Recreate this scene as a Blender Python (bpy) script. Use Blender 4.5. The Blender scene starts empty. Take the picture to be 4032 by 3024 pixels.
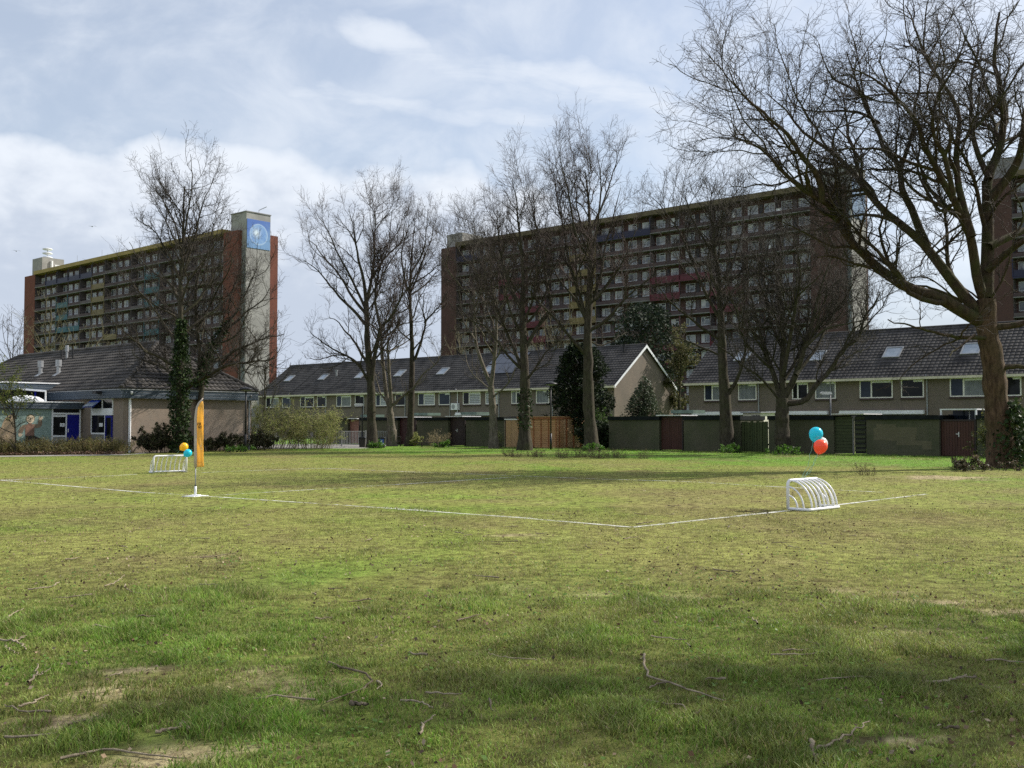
import bpy, math, random
import numpy as np
from mathutils import Vector, Matrix

# ------------------------------------------------------------------ camera, sky, sun, exposure
SC = bpy.context.scene
COL = SC.collection
R = math.radians
F = 3950.0                                  # focal length in pixels of the 4032 x 3024 photograph
CH = 1.70                                   # eye height
PITCH = math.atan2(150.0, F)
cam_d = bpy.data.cameras.new('camera'); cam = bpy.data.objects.new('camera', cam_d); COL.objects.link(cam)
cam_d.sensor_width = 36.0; cam_d.lens = 36.0*F/4032.0
cam_d.clip_start = 0.1; cam_d.clip_end = 4000.0
cam.location = (0, 0, CH); cam.rotation_euler = (R(90)+PITCH, 0, 0)
SC.camera = cam
SC.view_settings.view_transform = 'Standard'
SC.view_settings.look = 'None'
SC.view_settings.exposure = 0.42
SC.view_settings.gamma = 1.0
SC.render.film_transparent = False
try:
    SC.cycles.max_bounces = 6; SC.cycles.transparent_max_bounces = 8
    SC.cycles.use_denoising = False
except Exception: pass

SUN_EL, SUN_AZ = R(39.5), R(65.0)           # azimuth measured from +Y (view direction) towards +X
sd = Vector((math.sin(SUN_AZ)*math.cos(SUN_EL), math.cos(SUN_AZ)*math.cos(SUN_EL), math.sin(SUN_EL)))
sun_l = bpy.data.lights.new('sun', 'SUN'); sun_l.energy = 5.0; sun_l.angle = R(0.55); sun_l.color = (1.0, 0.945, 0.86)
sun = bpy.data.objects.new('sun', sun_l); COL.objects.link(sun)
sun.location = (60, 40, 80); sun.rotation_euler = sd.to_track_quat('Z', 'Y').to_euler()

world = bpy.data.worlds.new('World'); SC.world = world; world.use_nodes = True
wt = world.node_tree; wt.nodes.clear()

class N:
    """tiny node-math wrapper so procedural maths reads as an expression"""
    tree = None
    def __init__(s, sock): s.k = sock
    @staticmethod
    def op(o, *a, clamp=False):
        n = N.tree.nodes.new('ShaderNodeMath'); n.operation = o; n.use_clamp = clamp
        for i, x in enumerate(a):
            if isinstance(x, N): N.tree.links.new(x.k, n.inputs[i])
            else: n.inputs[i].default_value = float(x)
        return N(n.outputs[0])
    def __add__(s, o): return N.op('ADD', s, o)
    __radd__ = __add__
    def __sub__(s, o): return N.op('SUBTRACT', s, o)
    def __rsub__(s, o): return N.op('SUBTRACT', o, s)
    def __mul__(s, o): return N.op('MULTIPLY', s, o)
    __rmul__ = __mul__
    def __truediv__(s, o): return N.op('DIVIDE', s, o)
def smooth(x, a, b):
    n = N.tree.nodes.new('ShaderNodeMapRange'); n.interpolation_type = 'SMOOTHSTEP'
    N.tree.links.new(x.k, n.inputs['Value'])
    for k, v in (('From Min', a), ('From Max', b), ('To Min', 0.0), ('To Max', 1.0)): n.inputs[k].default_value = v
    return N(n.outputs['Result'])
def gauss(x, c, w):
    d = (x - c) * (1.0 / w)
    return N.op('EXPONENT', (d * d) * -1.0)
def combine(x, y, z):
    n = N.tree.nodes.new('ShaderNodeCombineXYZ')
    for i, v in enumerate((x, y, z)):
        if isinstance(v, N): N.tree.links.new(v.k, n.inputs[i])
        else: n.inputs[i].default_value = v
    return n.outputs[0]
def noise(vec, scale, detail=4.0, rough=0.55, dist=0.0):
    n = N.tree.nodes.new('ShaderNodeTexNoise'); N.tree.links.new(vec, n.inputs['Vector'])
    n.inputs['Scale'].default_value = scale; n.inputs['Detail'].default_value = detail
    n.inputs['Roughness'].default_value = rough; n.inputs['Distortion'].default_value = dist
    return N(n.outputs['Fac'])
def mixcol(f, a, b):
    n = N.tree.nodes.new('ShaderNodeMix'); n.data_type = 'RGBA'
    if isinstance(f, N): N.tree.links.new(f.k, n.inputs[0])
    else: n.inputs[0].default_value = f
    for i, c in ((6, a), (7, b)):
        if isinstance(c, (tuple, list)): n.inputs[i].default_value = (*c, 1.0)
        else: N.tree.links.new(c, n.inputs[i])
    return n.outputs[2]

N.tree = wt
tc = wt.nodes.new('ShaderNodeTexCoord')
sep = wt.nodes.new('ShaderNodeSeparateXYZ'); wt.links.new(tc.outputs['Generated'], sep.inputs[0])
dx, dy, dz = (N(sep.outputs[i]) for i in range(3))
az = N.op('ARCTAN2', dx, dy) * (180 / math.pi)
el = N.op('ARCSINE', dz) * (180 / math.pi)
av = combine(az * 0.1, el * 0.16, 0.0)                    # clouds flattened by perspective
bv = combine(az * 0.1, el * 0.1, 3.7)
n_big = noise(av, 1.3, 7.0, 0.58, 0.4)
n_fine = noise(av, 4.0, 6.0, 0.52, 0.2)
n_bill = noise(bv, 1.55, 5.0, 0.46, 0.15)
n_str = noise(combine(az * 0.05 + el * 0.06, el * 0.22, 1.3), 2.2, 7.0, 0.62, 0.6)
# cumulus bank low over the houses, billowing upper edge
edge = 15.0 + (n_bill - 0.5) * 8.5 - smooth(az, -5.0, 12.0) * 3.0
bank = smooth(edge - el, -0.5, 1.5) * (0.97 - smooth(az, -2.0, 14.0) * 0.25)
# two long sloping streaks
b1 = gauss(el + az * 0.2 + (n_bill - 0.5) * 3.5, 19.5, 1.5) * smooth(az, -15.0, -7.0) * (1.0 - smooth(az, 9.0, 13.0))
b2 = gauss(el + az * 0.10 + (n_bill - 0.5) * 3.0, 17.0, 1.1) * smooth(az, -17.0, -12.0) * (1.0 - smooth(az, 1.0, 6.0))
b3 = gauss(az, 12.5, 5.5) * gauss(el, 25.0, 2.6)
b4 = gauss(az, 24.0, 7.0) * gauss(el, 16.0, 9.0) * 0.8
b5 = gauss(az, -24.0, 5.0) * gauss(el, 24.0, 1.6) * 0.5
streak = smooth((b1 + b2 * 0.85 + b3 + b4 + b5) * (0.30 + n_str * 1.0) + (n_fine - 0.5) * 0.5, 0.05, 1.05) * 0.85
veil = smooth(n_big, 0.36, 0.72) * 0.34 + 0.38            # thin veil everywhere
rest = smooth(noise(combine(dx * 1.6, dy * 1.6, dz * 3.0), 1.6, 7.0, 0.6), 0.46, 0.62) * smooth(N.op('ABSOLUTE', az), 34.0, 60.0)
cover = N.op('MAXIMUM', N.op('MAXIMUM', bank, streak), N.op('MAXIMUM', veil, rest), clamp=True)
sky = wt.nodes.new('ShaderNodeTexSky'); sky.sky_type = 'NISHITA'; sky.sun_disc = False
sky.sun_elevation = SUN_EL; sky.sun_rotation = SUN_AZ
sky.air_density = 1.0; sky.dust_density = 1.6; sky.ozone_density = 1.5
bg1 = wt.nodes.new('ShaderNodeBackground'); wt.links.new(sky.outputs[0], bg1.inputs[0]); bg1.inputs[1].default_value = 0.108
shade = smooth(n_bill * 0.55 + n_fine * 0.45 + (edge - el) * -0.034, 0.22, 0.52)
bg2 = wt.nodes.new('ShaderNodeBackground')
wt.links.new(mixcol(shade, (0.44, 0.495, 0.59), (0.66, 0.70, 0.76)), bg2.inputs[0]); bg2.inputs[1].default_value = 1.0
mx = wt.nodes.new('ShaderNodeMixShader'); wt.links.new(cover.k, mx.inputs[0])
wt.links.new(bg1.outputs[0], mx.inputs[1]); wt.links.new(bg2.outputs[0], mx.inputs[2])
wo = wt.nodes.new('ShaderNodeOutputWorld'); wt.links.new(mx.outputs[0], wo.inputs[0])

# ------------------------------------------------------------------ pixel geometry (surveying the photograph)
PHI = math.atan2(F, 4516.0)                               # angle of the street grid
CX, SX = math.cos(PHI), math.sin(PHI)
ES = Vector((CX, -SX, 0)); EW = Vector((SX, CX, 0))       # grid axes: s runs to the right along the facades, w runs away
def ray(px, py):
    x, z = (px - 2016.0) / F, (1512.0 - py) / F
    return Vector((x, math.cos(PITCH) - math.sin(PITCH) * z, math.sin(PITCH) + math.cos(PITCH) * z))
EYE = Vector((0, 0, CH))
def G(px, py, z=0.0):
    d = ray(px, py); return EYE + d * ((z - CH) / d.z)
def D(px, py, Y):
    d = ray(px, py); return EYE + d * (Y / d.y)
def Wp(px, py, w):
    d = ray(px, py); return EYE + d * (w / d.dot(EW))
def Sp(px, py, s):
    d = ray(px, py); return EYE + d * (s / d.dot(ES))
def S_(px, w, py=1600): return Wp(px, py, w).dot(ES)
def Z_(px, py, w): return Wp(px, py, w).z
def W_(px, s, py=1600): return Sp(px, py, s).dot(EW)
def grid(s, w, z=0.0): return Vector((ES * s) + (EW * w) + Vector((0, 0, z)))
def gridxy(p): return p.dot(ES), p.dot(EW)

# ------------------------------------------------------------------ mesh helpers
OFF = {}
def put(name, V, Fc, mats, parent=None, mi=None, smooth=False, col=None):
    me = bpy.data.meshes.new(name)
    V = np.asarray(V, dtype=np.float32)
    if isinstance(Fc, np.ndarray):
        nf, k = Fc.shape
        me.vertices.add(len(V)); me.vertices.foreach_set('co', V.ravel())
        me.loops.add(nf * k); me.loops.foreach_set('vertex_index', Fc.astype(np.int32).ravel())
        me.polygons.add(nf); me.polygons.foreach_set('loop_start', np.arange(0, nf * k, k, dtype=np.int32))
    else:
        me.from_pydata(V.tolist(), [], [tuple(int(i) for i in f) for f in Fc])
    for m in mats: me.materials.append(m)
    if mi is not None: me.polygons.foreach_set('material_index', np.asarray(mi, dtype=np.int32))
    me.polygons.foreach_set('use_smooth', np.full(len(me.polygons), bool(smooth)))
    if col is not None:
        a = me.color_attributes.new('col', 'FLOAT_COLOR', 'POINT')
        c = np.ones((len(V), 4), dtype=np.float32); c[:, :3] = col; a.data.foreach_set('color', c.ravel())
    me.update(calc_edges=True)
    o = bpy.data.objects.new(name, me); COL.objects.link(o)
    if parent is not None: o.parent = parent
    return o
def tag(o, label=None, cat=None, group=None, kind=None):
    if label: o['label'] = label
    if cat: o['category'] = cat
    if group: o['group'] = group
    if kind: o['kind'] = kind
    return o
def groot(name, s, w, label, cat, group=None):
    o = bpy.data.objects.new(name, None); COL.objects.link(o); o.empty_display_size = 0.3
    o.location = grid(s, w); o.rotation_euler = (0, 0, -PHI); OFF[o.name] = (s, w)
    return tag(o, label, cat, group)
def wroot(name, loc, label, cat, group=None, rz=0.0):
    o = bpy.data.objects.new(name, None); COL.objects.link(o); o.empty_display_size = 0.3
    o.location = loc; o.rotation_euler = (0, 0, rz)
    return tag(o, label, cat, group)
def copy_tree(o, parent=None):
    c = o.copy(); COL.objects.link(c); c.parent = parent
    if o.name in OFF: OFF[c.name] = OFF[o.name]
    for ch in list(o.children): copy_tree(ch, c)
    return c

class MB:
    def __init__(s): s.v = []; s.f = []; s.m = []
    def add(s, vs, fs, mi=0):
        b = len(s.v); s.v += [tuple(v) for v in vs]; s.f += [tuple(i + b for i in f) for f in fs]; s.m += [mi] * len(fs)
    def box(s, x0, x1, y0, y1, z0, z1, mi=0):
        if x0 > x1: x0, x1 = x1, x0
        if y0 > y1: y0, y1 = y1, y0
        if z0 > z1: z0, z1 = z1, z0
        s.add([(x0,y0,z0),(x1,y0,z0),(x1,y1,z0),(x0,y1,z0),(x0,y0,z1),(x1,y0,z1),(x1,y1,z1),(x0,y1,z1)],
              [(0,3,2,1),(4,5,6,7),(0,1,5,4),(1,2,6,5),(2,3,7,6),(3,0,4,7)], mi)
    def prism(s, poly, d, mi=0):
        """poly: list of points; d: extrusion vector"""
        n = len(poly); a = [Vector(p) for p in poly]; b = [p + Vector(d) for p in a]
        s.add([*a, *b], [tuple(range(n)), tuple(range(2*n-1, n-1, -1))] + [(i, i+n, (i+1) % n + n, (i+1) % n) for i in range(n)], mi)
    def tube(s, pts, r, n=8, mi=0, cap=True):
        pts = [Vector(p) for p in pts]; k = len(pts)
        rs = r if isinstance(r, (list, tuple)) else [r] * k
        vs = []; up = None
        for i, p in enumerate(pts):
            t = (pts[min(i+1, k-1)] - pts[max(i-1, 0)]).normalized()
            if up is None: up = Vector((0,0,1)) if abs(t.z) < 0.9 else Vector((1,0,0))
            a = t.cross(up).normalized(); b = a.cross(t).normalized(); up = b
            for j in range(n):
                an = 2*math.pi*j/n; vs.append(p + (a*math.cos(an) + b*math.sin(an)) * rs[i])
        fs = [(i*n+j, i*n+(j+1) % n, (i+1)*n+(j+1) % n, (i+1)*n+j) for i in range(k-1) for j in range(n)]
        if cap: fs += [tuple(range(n-1, -1, -1)), tuple((k-1)*n+j for j in range(n))]
        s.add(vs, fs, mi)
    def lathe(s, prof, c=(0,0,0), n=16, mi=0, M=None):
        vs = []; c = Vector(c)
        for r, z in prof:
            for j in range(n):
                an = 2*math.pi*j/n; p = Vector((r*math.cos(an), r*math.sin(an), z))
                vs.append(c + (M @ p if M is not None else p))
        k = len(prof)
        fs = [(i*n+j, i*n+(j+1) % n, (i+1)*n+(j+1) % n, (i+1)*n+j) for i in range(k-1) for j in range(n)]
        fs += [tuple(range(n-1, -1, -1)), tuple((k-1)*n+j for j in range(n))]
        s.add(vs, fs, mi)
    def build(s, name, mats, parent=None, smooth=False):
        if not isinstance(mats, (list, tuple)): mats = [mats]
        V = np.array(s.v, dtype=np.float32).reshape(-1, 3)
        off = OFF.get(parent.name) if parent is not None else None
        if off: V = V - np.array([off[0], off[1], 0], dtype=np.float32)
        o = put(name, V, s.f, mats, parent, s.m, smooth)
        if off: OFF[o.name] = off
        return o

# ------------------------------------------------------------------ materials
MATS = {}
def new_mat(name):
    m = bpy.data.materials.new(name); m.use_nodes = True; m.node_tree.nodes.clear(); N.tree = m.node_tree
    out = m.node_tree.nodes.new('ShaderNodeOutputMaterial')
    b = m.node_tree.nodes.new('ShaderNodeBsdfPrincipled'); m.node_tree.links.new(b.outputs[0], out.inputs[0])
    MATS[name] = m
    return m, m.node_tree, b, out
def objco(t): return t.nodes.new('ShaderNodeTexCoord').outputs['Object']
def bump(t, b, h, strength=0.4, dist=0.02):
    n = t.nodes.new('ShaderNodeBump'); n.inputs['Strength'].default_value = strength; n.inputs['Distance'].default_value = dist
    t.links.new(h.k, n.inputs['Height']); t.links.new(n.outputs[0], b.inputs['Normal'])
def mat(name, c, rough=0.75, var=0.18, scale=2.5, c2=None, spec=0.35, metal=0.0, bmp=0.0, bscale=20.0):
    if name in MATS: return MATS[name]
    m, t, b, _ = new_mat(name)
    co = objco(t)
    f = noise(co, scale, 6.0, 0.62)
    a = tuple(max(0, x*(1-var)) for x in c); d = tuple(min(1, x*(1+var)) for x in (c2 or c))
    t.links.new(mixcol(smooth(f, 0.3, 0.7), a, d), b.inputs['Base Color'])
    b.inputs['Roughness'].default_value = rough; b.inputs['Metallic'].default_value = metal
    b.inputs['Specular IOR Level'].default_value = spec
    if bmp: bump(t, b, noise(co, bscale, 5.0, 0.6), bmp)
    return m
def brick(name, c1, c2, mortar, stain=None, amt=0.5, bw=0.21, bh=0.065):
    m, t, b, _ = new_mat(name)
    co = objco(t); sp = t.nodes.new('ShaderNodeSeparateXYZ'); t.links.new(co, sp.inputs[0])
    x, y, z = (N(sp.outputs[i]) for i in range(3))
    bt = t.nodes.new('ShaderNodeTexBrick'); t.links.new(combine(x + y, z, 0.0), bt.inputs['Vector'])
    bt.inputs['Scale'].default_value = 1.0; bt.inputs['Brick Width'].default_value = bw; bt.inputs['Row Height'].default_value = bh
    bt.inputs['Mortar Size'].default_value = 0.009; bt.inputs['Color1'].default_value = (*c1, 1); bt.inputs['Color2'].default_value = (*c2, 1)
    bt.inputs['Mortar'].default_value = (*mortar, 1); bt.inputs['Bias'].default_value = -0.1
    big = noise(co, 0.55, 6.0, 0.65)
    col = mixcol(smooth(big, 0.35, 0.72) * 0.30, bt.outputs['Color'], tuple(v*0.55 for v in c1))
    if stain: col = mixcol(smooth(noise(combine(x + y, z * 0.55, 5.0), 0.8, 7.0, 0.66), 0.38, 0.68) * amt, col, stain)
    t.links.new(col, b.inputs['Base Color']); b.inputs['Roughness'].default_value = 0.9; b.inputs['Specular IOR Level'].default_value = 0.2
    return m
def glassy(name, c, rough=0.06, c2=None, scale=1.3, spec=0.5):
    m, t, b, _ = new_mat(name)
    co = objco(t)
    t.links.new(mixcol(smooth(noise(co, scale, 4.0, 0.6), 0.38, 0.62), c, c2 or c), b.inputs['Base Color'])
    b.inputs['Roughness'].default_value = rough; b.inputs['Specular IOR Level'].default_value = spec
    bump(t, b, noise(co, 0.9, 1.0), 0.06, 0.03)
    return m
def leafmat(name, trans=0.35, rough=0.55, spec=0.3):
    m, t, b, out = new_mat(name)
    a = t.nodes.new('ShaderNodeAttribute'); a.attribute_name = 'col'
    t.links.new(a.outputs['Color'], b.inputs['Base Color']); b.inputs['Roughness'].default_value = rough
    b.inputs['Specular IOR Level'].default_value = spec
    tr = t.nodes.new('ShaderNodeBsdfTranslucent'); t.links.new(a.outputs['Color'], tr.inputs[0])
    mxs = t.nodes.new('ShaderNodeMixShader'); mxs.inputs[0].default_value = trans
    t.links.new(b.outputs[0], mxs.inputs[1]); t.links.new(tr.outputs[0], mxs.inputs[2]); t.links.new(mxs.outputs[0], out.inputs[0])
    return m
def slats(name, c, c2, step=0.12, axis=2, dark=0.35, rough=0.6, var=0.2, spec=0.35, width=0.12):
    """boards or corrugations: narrow grooves at a fixed step along an object axis, weathered board by board"""
    m, t, b, _ = new_mat(name)
    co = objco(t); sp = t.nodes.new('ShaderNodeSeparateXYZ'); t.links.new(co, sp.inputs[0])
    if axis == 3: x = N(sp.outputs[0]) + N(sp.outputs[1])
    else: x = N(sp.outputs[axis])
    k = x * (1.0/step); fr = N.op('FRACT', k)
    gro = 1.0 - smooth(N.op('ABSOLUTE', fr - 0.5), 0.5 - width, 0.5 - width * 0.25)
    per = noise(combine(N.op('FLOOR', k) * 7.31, 0.0, 0.0), 1.7, 1.0)
    gr = noise(co, 3.0, 6.0, 0.65)
    col = mixcol(smooth(per * 0.6 + gr * 0.4, 0.32, 0.66), c, c2)
    col = mixcol(gro * (1-dark) + dark, tuple(v*0.25 for v in c), col)
    t.links.new(col, b.inputs['Base Color']); b.inputs['Roughness'].default_value = rough; b.inputs['Specular IOR Level'].default_value = spec
    bump(t, b, gro, 0.6, 0.02)
    return m

M_HOUSE = brick('house_brick', (0.205, 0.163, 0.127), (0.160, 0.130, 0.104), (0.175, 0.152, 0.13), (0.125, 0.112, 0.095), 0.4)
M_SHEDB = brick('shed_brick', (0.105, 0.098, 0.062), (0.085, 0.080, 0.054), (0.10, 0.098, 0.07), (0.055, 0.068, 0.034), 0.75)
M_SCHOOL = brick('school_brick', (0.255, 0.20, 0.155), (0.20, 0.162, 0.13), (0.26, 0.235, 0.20), (0.31, 0.22, 0.16), 0.4)
M_RED = brick('red_brick', (0.185, 0.064, 0.044), (0.150, 0.053, 0.039), (0.165, 0.10, 0.075), (0.12, 0.046, 0.035), 0.35, 0.4, 0.12)
M_BROWNRED = brick('brown_brick', (0.098, 0.052, 0.044), (0.082, 0.045, 0.040), (0.10, 0.072, 0.063), (0.065, 0.041, 0.037), 0.35, 0.4, 0.12)
M_TILE = mat('roof_tile', (0.036, 0.034, 0.034), 0.75, 0.35, 0.9, (0.052, 0.049, 0.047), 0.2)
M_TILE2 = mat('school_roof_tile', (0.044, 0.040, 0.037), 0.72, 0.3, 0.8, (0.066, 0.060, 0.054), 0.25)
M_GUTTER = mat('gutter_cream', (0.60, 0.56, 0.44), 0.55, 0.12)
M_FRAME = mat('window_frame_cream', (0.74, 0.72, 0.66), 0.5, 0.06)
M_WHITE = mat('white_paint', (0.74, 0.75, 0.76), 0.45, 0.07)
M_SILL = mat('sill_dark', (0.055, 0.035, 0.032), 0.6)
M_ZINC = mat('zinc', (0.30, 0.31, 0.32), 0.45, 0.15, metal=0.3)
M_BLACK = mat('black_paint', (0.018, 0.018, 0.02), 0.5, 0.2)
M_FELT = mat('roof_felt_edge', (0.013, 0.016, 0.017), 0.85, 0.3, spec=0.1)
M_GLASS = glassy('window_glass', (0.008, 0.009, 0.010), 0.05, (0.018, 0.018, 0.017), spec=0.16)
M_GLASSB = glassy('window_glass_blue', (0.018, 0.027, 0.045), 0.08, (0.03, 0.04, 0.058), spec=0.2)
M_NET = slats('net_curtain', (0.13, 0.145, 0.155), (0.25, 0.265, 0.28), 0.11, 3, 0.7, 0.3, width=0.3)
M_BLIND = slats('striped_blind', (0.40, 0.42, 0.45), (0.52, 0.54, 0.57), 0.16, 2, 0.25, 0.4, width=0.35)
M_SKYL = glassy('skylight_glass', (0.20, 0.25, 0.30), 0.05, (0.28, 0.32, 0.36), spec=1.0)
M_SOLAR = glassy('solar_panel', (0.035, 0.042, 0.06), 0.2, (0.045, 0.052, 0.07), spec=0.8)
M_CLAD = slats('blue_grey_cladding', (0.046, 0.064, 0.085), (0.062, 0.082, 0.105), 0.16, 2, 0.35, 0.45)
M_BLUE = mat('blue_door', (0.006, 0.009, 0.20), 0.35, 0.1)
M_CONC = mat('concrete', (0.285, 0.28, 0.265), 0.85, 0.16, 0.5)
M_CONCD = mat('concrete_dark', (0.21, 0.205, 0.20), 0.85, 0.16, 0.5)
# ------------------------------------------------------------------ survey of the main planes
WSH = gridxy(G(2400, 1769))[1]                        # front of the garden sheds
WH = D(2415, 1510, 82.9).dot(EW)                      # back facades of the terraced houses
SCH = D(485, 1600, 55.7); SC_S, SC_W = gridxy(SCH)    # near corner of the school
rng = np.random.default_rng(7)

def vnoise(x, y, seed=0):
    xi = np.floor(x).astype(np.int64); yi = np.floor(y).astype(np.int64); fx = x - xi; fy = y - yi
    fx = fx*fx*(3-2*fx); fy = fy*fy*(3-2*fy)
    def h(a, b):
        n = (a*374761393 + b*668265263 + seed*1442695041) & 0x7fffffff
        n = ((n ^ (n >> 13)) * 1274126177) & 0x7fffffff
        return ((n ^ (n >> 16)) & 0xffff) / 65535.0
    return (h(xi, yi)*(1-fx) + h(xi+1, yi)*fx)*(1-fy) + (h(xi, yi+1)*(1-fx) + h(xi+1, yi+1)*fx)*fy
def fbm(x, y, seed=0, oct=4):
    s = 0; a = 0.5; t = 0
    for i in range(oct):
        c_, s_ = math.cos(0.7+i*1.1), math.sin(0.7+i*1.1); xr, yr = x*c_-y*s_, x*s_+y*c_
        s = s + a*vnoise(xr*1.93**i + 17.3*i, yr*1.93**i - 9.1*i, seed+i); t += a; a *= 0.55
    return s/t
def sst(x, a, b):
    t = np.clip((x-a)/(b-a), 0, 1); return t*t*(3-2*t)

DIRT = [(640, 2655, 0.30, 0.11), (640, 2965, 0.62, 0.17), (380, 2760, 0.42, 0.12), (520, 2640, 0.22, 0.08), (260, 2830, 0.45, 0.12), (430, 2930, 0.25, 0.07),
        (1160, 2590, 0.16, 0.05), (3300, 2330, 0.7, 0.07), (3650, 2365, 0.8, 0.08), (3950, 2410, 0.8, 0.10), (2700, 2440, 0.25, 0.06), (1320, 2770, 0.3, 0.07),
        (3550, 2930, 0.25, 0.06), (870, 2195, 0.35, 0.08), (3700, 1880, 2.2, .8), (2020, 2110, .5, .12)]
DG = []
for px, py, rx, ry in DIRT:
    p = G(px, py); DG.append((p.x, p.y, rx, ry * 2.2))
LINE_PTS = [[(-420, 1866), (0, 1891), (547, 1938), (756, 1951), (1367, 1991), (2016, 2037), (2490, 2077)],
            [(2490, 2077), (3110, 2011)], [(3270, 1992), (3648, 1946)],
            [(847, 1951), (1221, 1929), (1823, 1892), (2030, 1879)],
            [(-420, 1905), (146, 1886), (437, 1874), (540, 1868)], [(793, 1861), (1139, 1848), (1276, 1844)],
            [(1276, 1844), (1676, 1861), (2016, 1873), (2335, 1886), (2690, 1896), (3091, 1919), (3474, 1939)]]
LINES = [[G(*p) for p in l] for l in LINE_PTS]
def linedist(x, y):
    d = np.full(x.shape, 9.0)
    for l in LINES:
        for a, b in zip(l[:-1], l[1:]):
            ax, ay, bx, by = a.x, a.y, b.x, b.y; L = (bx-ax)**2 + (by-ay)**2
            t = np.clip(((x-ax)*(bx-ax) + (y-ay)*(by-ay))/L, 0, 1)
            d = np.minimum(d, np.hypot(x-ax-t*(bx-ax), y-ay-t*(by-ay)))
    return d
def zones(x, y):
    lush = sst(fbm(x*0.22, y*0.13, 3), 0.40, 0.64)*0.55 + sst(fbm(x*0.9, y*0.6, 11), 0.42, 0.62)*0.45
    near = 1 - sst(y, 8.0, 13.5)
    w = x*EW.x + y*EW.y
    strip = sst(w, WSH-17, WSH-6.0)
    g = np.clip(lush*0.62 + near*0.42 - 0.02 + strip*0.95 + sst(y, 20, 32)*0.12, 0, 1)
    d = np.zeros_like(x)
    for cx, cy, rx, ry in DG:
        d = np.maximum(d, np.exp(-((x-cx)/rx)**2 - ((y-cy)/ry)**2))
    nz = fbm(x*3.1, y*2.2, 23)
    dirt = sst(d*1.1 + (fbm(x*5.5, y*4.0, 29)-0.5)*1.7, 0.55, 0.95)*.92
    dirt = np.maximum(dirt, sst(fbm(x*1.6, y*1.1, 41), 0.70, 0.80)*0.55*(0.3+0.7*near))
    return g, dirt
LUSH = np.array([0.140, 0.300, 0.030]); OLIVE = np.array([0.225, 0.262, 0.066]); STRAW = np.array([0.315, 0.290, 0.112]); FRESH = np.array([0.165, 0.30, 0.046])
def grass_col(g, n):
    c = np.where(g[:, None] > 0.5, OLIVE + (LUSH-OLIVE)*((g[:, None]-0.5)*2), STRAW*0.55 + OLIVE*0.45 + (OLIVE-STRAW*0.55-OLIVE*0.45)*(g[:, None]*2))
    c = c + (FRESH-c)*np.clip((g[:, None]-0.86)/0.14, 0, 1)*0.8
    return c*(0.70 + 0.60*n[:, None])

# ------------------------------------------------------------------ ground: one sheet out to the horizon
xs = np.concatenate([-np.geomspace(1500, 60, 14), np.arange(-58, 58.1, 0.42), np.geomspace(60, 1500, 14)])
ys = np.concatenate([-np.geomspace(900, 8, 10), np.arange(-6, 4, 1.0), 4 + np.cumsum(0.07 + 0.010*np.arange(160)**0.93*0.55), ])
ys = np.concatenate([ys, np.geomspace(ys[-1]+2, 2500, 22)])
GX, GY = np.meshgrid(xs, ys); gx, gy = GX.ravel(), GY.ravel()
g_, d_ = zones(gx, gy)
zz = (fbm(gx*1.3, gy*1.1, 5)-0.5)*0.055*(1-sst(gy, 9.5, 12))*sst(gy, 2, 4)
base = grass_col(g_, np.full_like(gx, 0.42))*0.80
WORN = np.array([0.20, 0.155, 0.085])
def worn(x, y):
    return (sst(fbm(x*.55, y*.40, 211), .46, .72)*.45 + sst(fbm(x*2.1, y*1.5, 223), .5, .75)*.30)*sst(y, 8, 13)
wn = worn(gx, gy)[:, None]; base = base*(1-wn) + WORN*.85*wn
soil = np.array([0.36, 0.29, 0.205])*(0.55 + 0.7*fbm(gx*2.3, gy*1.9, 77))[:, None]
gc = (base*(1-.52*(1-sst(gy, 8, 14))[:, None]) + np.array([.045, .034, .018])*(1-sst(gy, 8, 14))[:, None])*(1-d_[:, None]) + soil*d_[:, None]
nx, ny = len(xs), len(ys)
idx = np.arange(nx*ny).reshape(ny, nx)
FQ = np.stack([idx[:-1, :-1].ravel(), idx[:-1, 1:].ravel(), idx[1:, 1:].ravel(), idx[1:, :-1].ravel()], 1)
m, t, b, _ = new_mat('ground_grass')
co = objco(t); a = t.nodes.new('ShaderNodeAttribute'); a.attribute_name = 'col'
f1 = noise(co, 5.3, 8.0, 0.74, 0.6); f2 = noise(co, 1.1, 6.0, 0.65); f3 = noise(co, 38.0, 3.0, 0.6)
c1 = mixcol(smooth(f1, 0.30, 0.66), (0.30, 0.24, 0.20), (1.45, 1.5, 1.25))
mu = t.nodes.new('ShaderNodeMix'); mu.data_type = 'RGBA'; mu.blend_type = 'MULTIPLY'; mu.inputs[0].default_value = 1.0; mu.clamp_result = False
t.links.new(a.outputs['Color'], mu.inputs[6]); t.links.new(c1, mu.inputs[7])
c2 = mixcol(smooth(f2, 0.55, 0.74) * 0.35, mu.outputs[2], (0.10, 0.078, 0.045))
t.links.new(mixcol(smooth(f3, 0.60, 0.72) * 0.28, c2, (0.075, 0.055, 0.032)), b.inputs['Base Color'])
b.inputs['Roughness'].default_value = 0.95; b.inputs['Specular IOR Level'].default_value = 0.1
bump(t, b, f1 * 0.6 + f3 * 0.4, 0.8, 0.05)
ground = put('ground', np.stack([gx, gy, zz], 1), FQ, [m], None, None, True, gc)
tag(ground, kind='structure')

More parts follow.
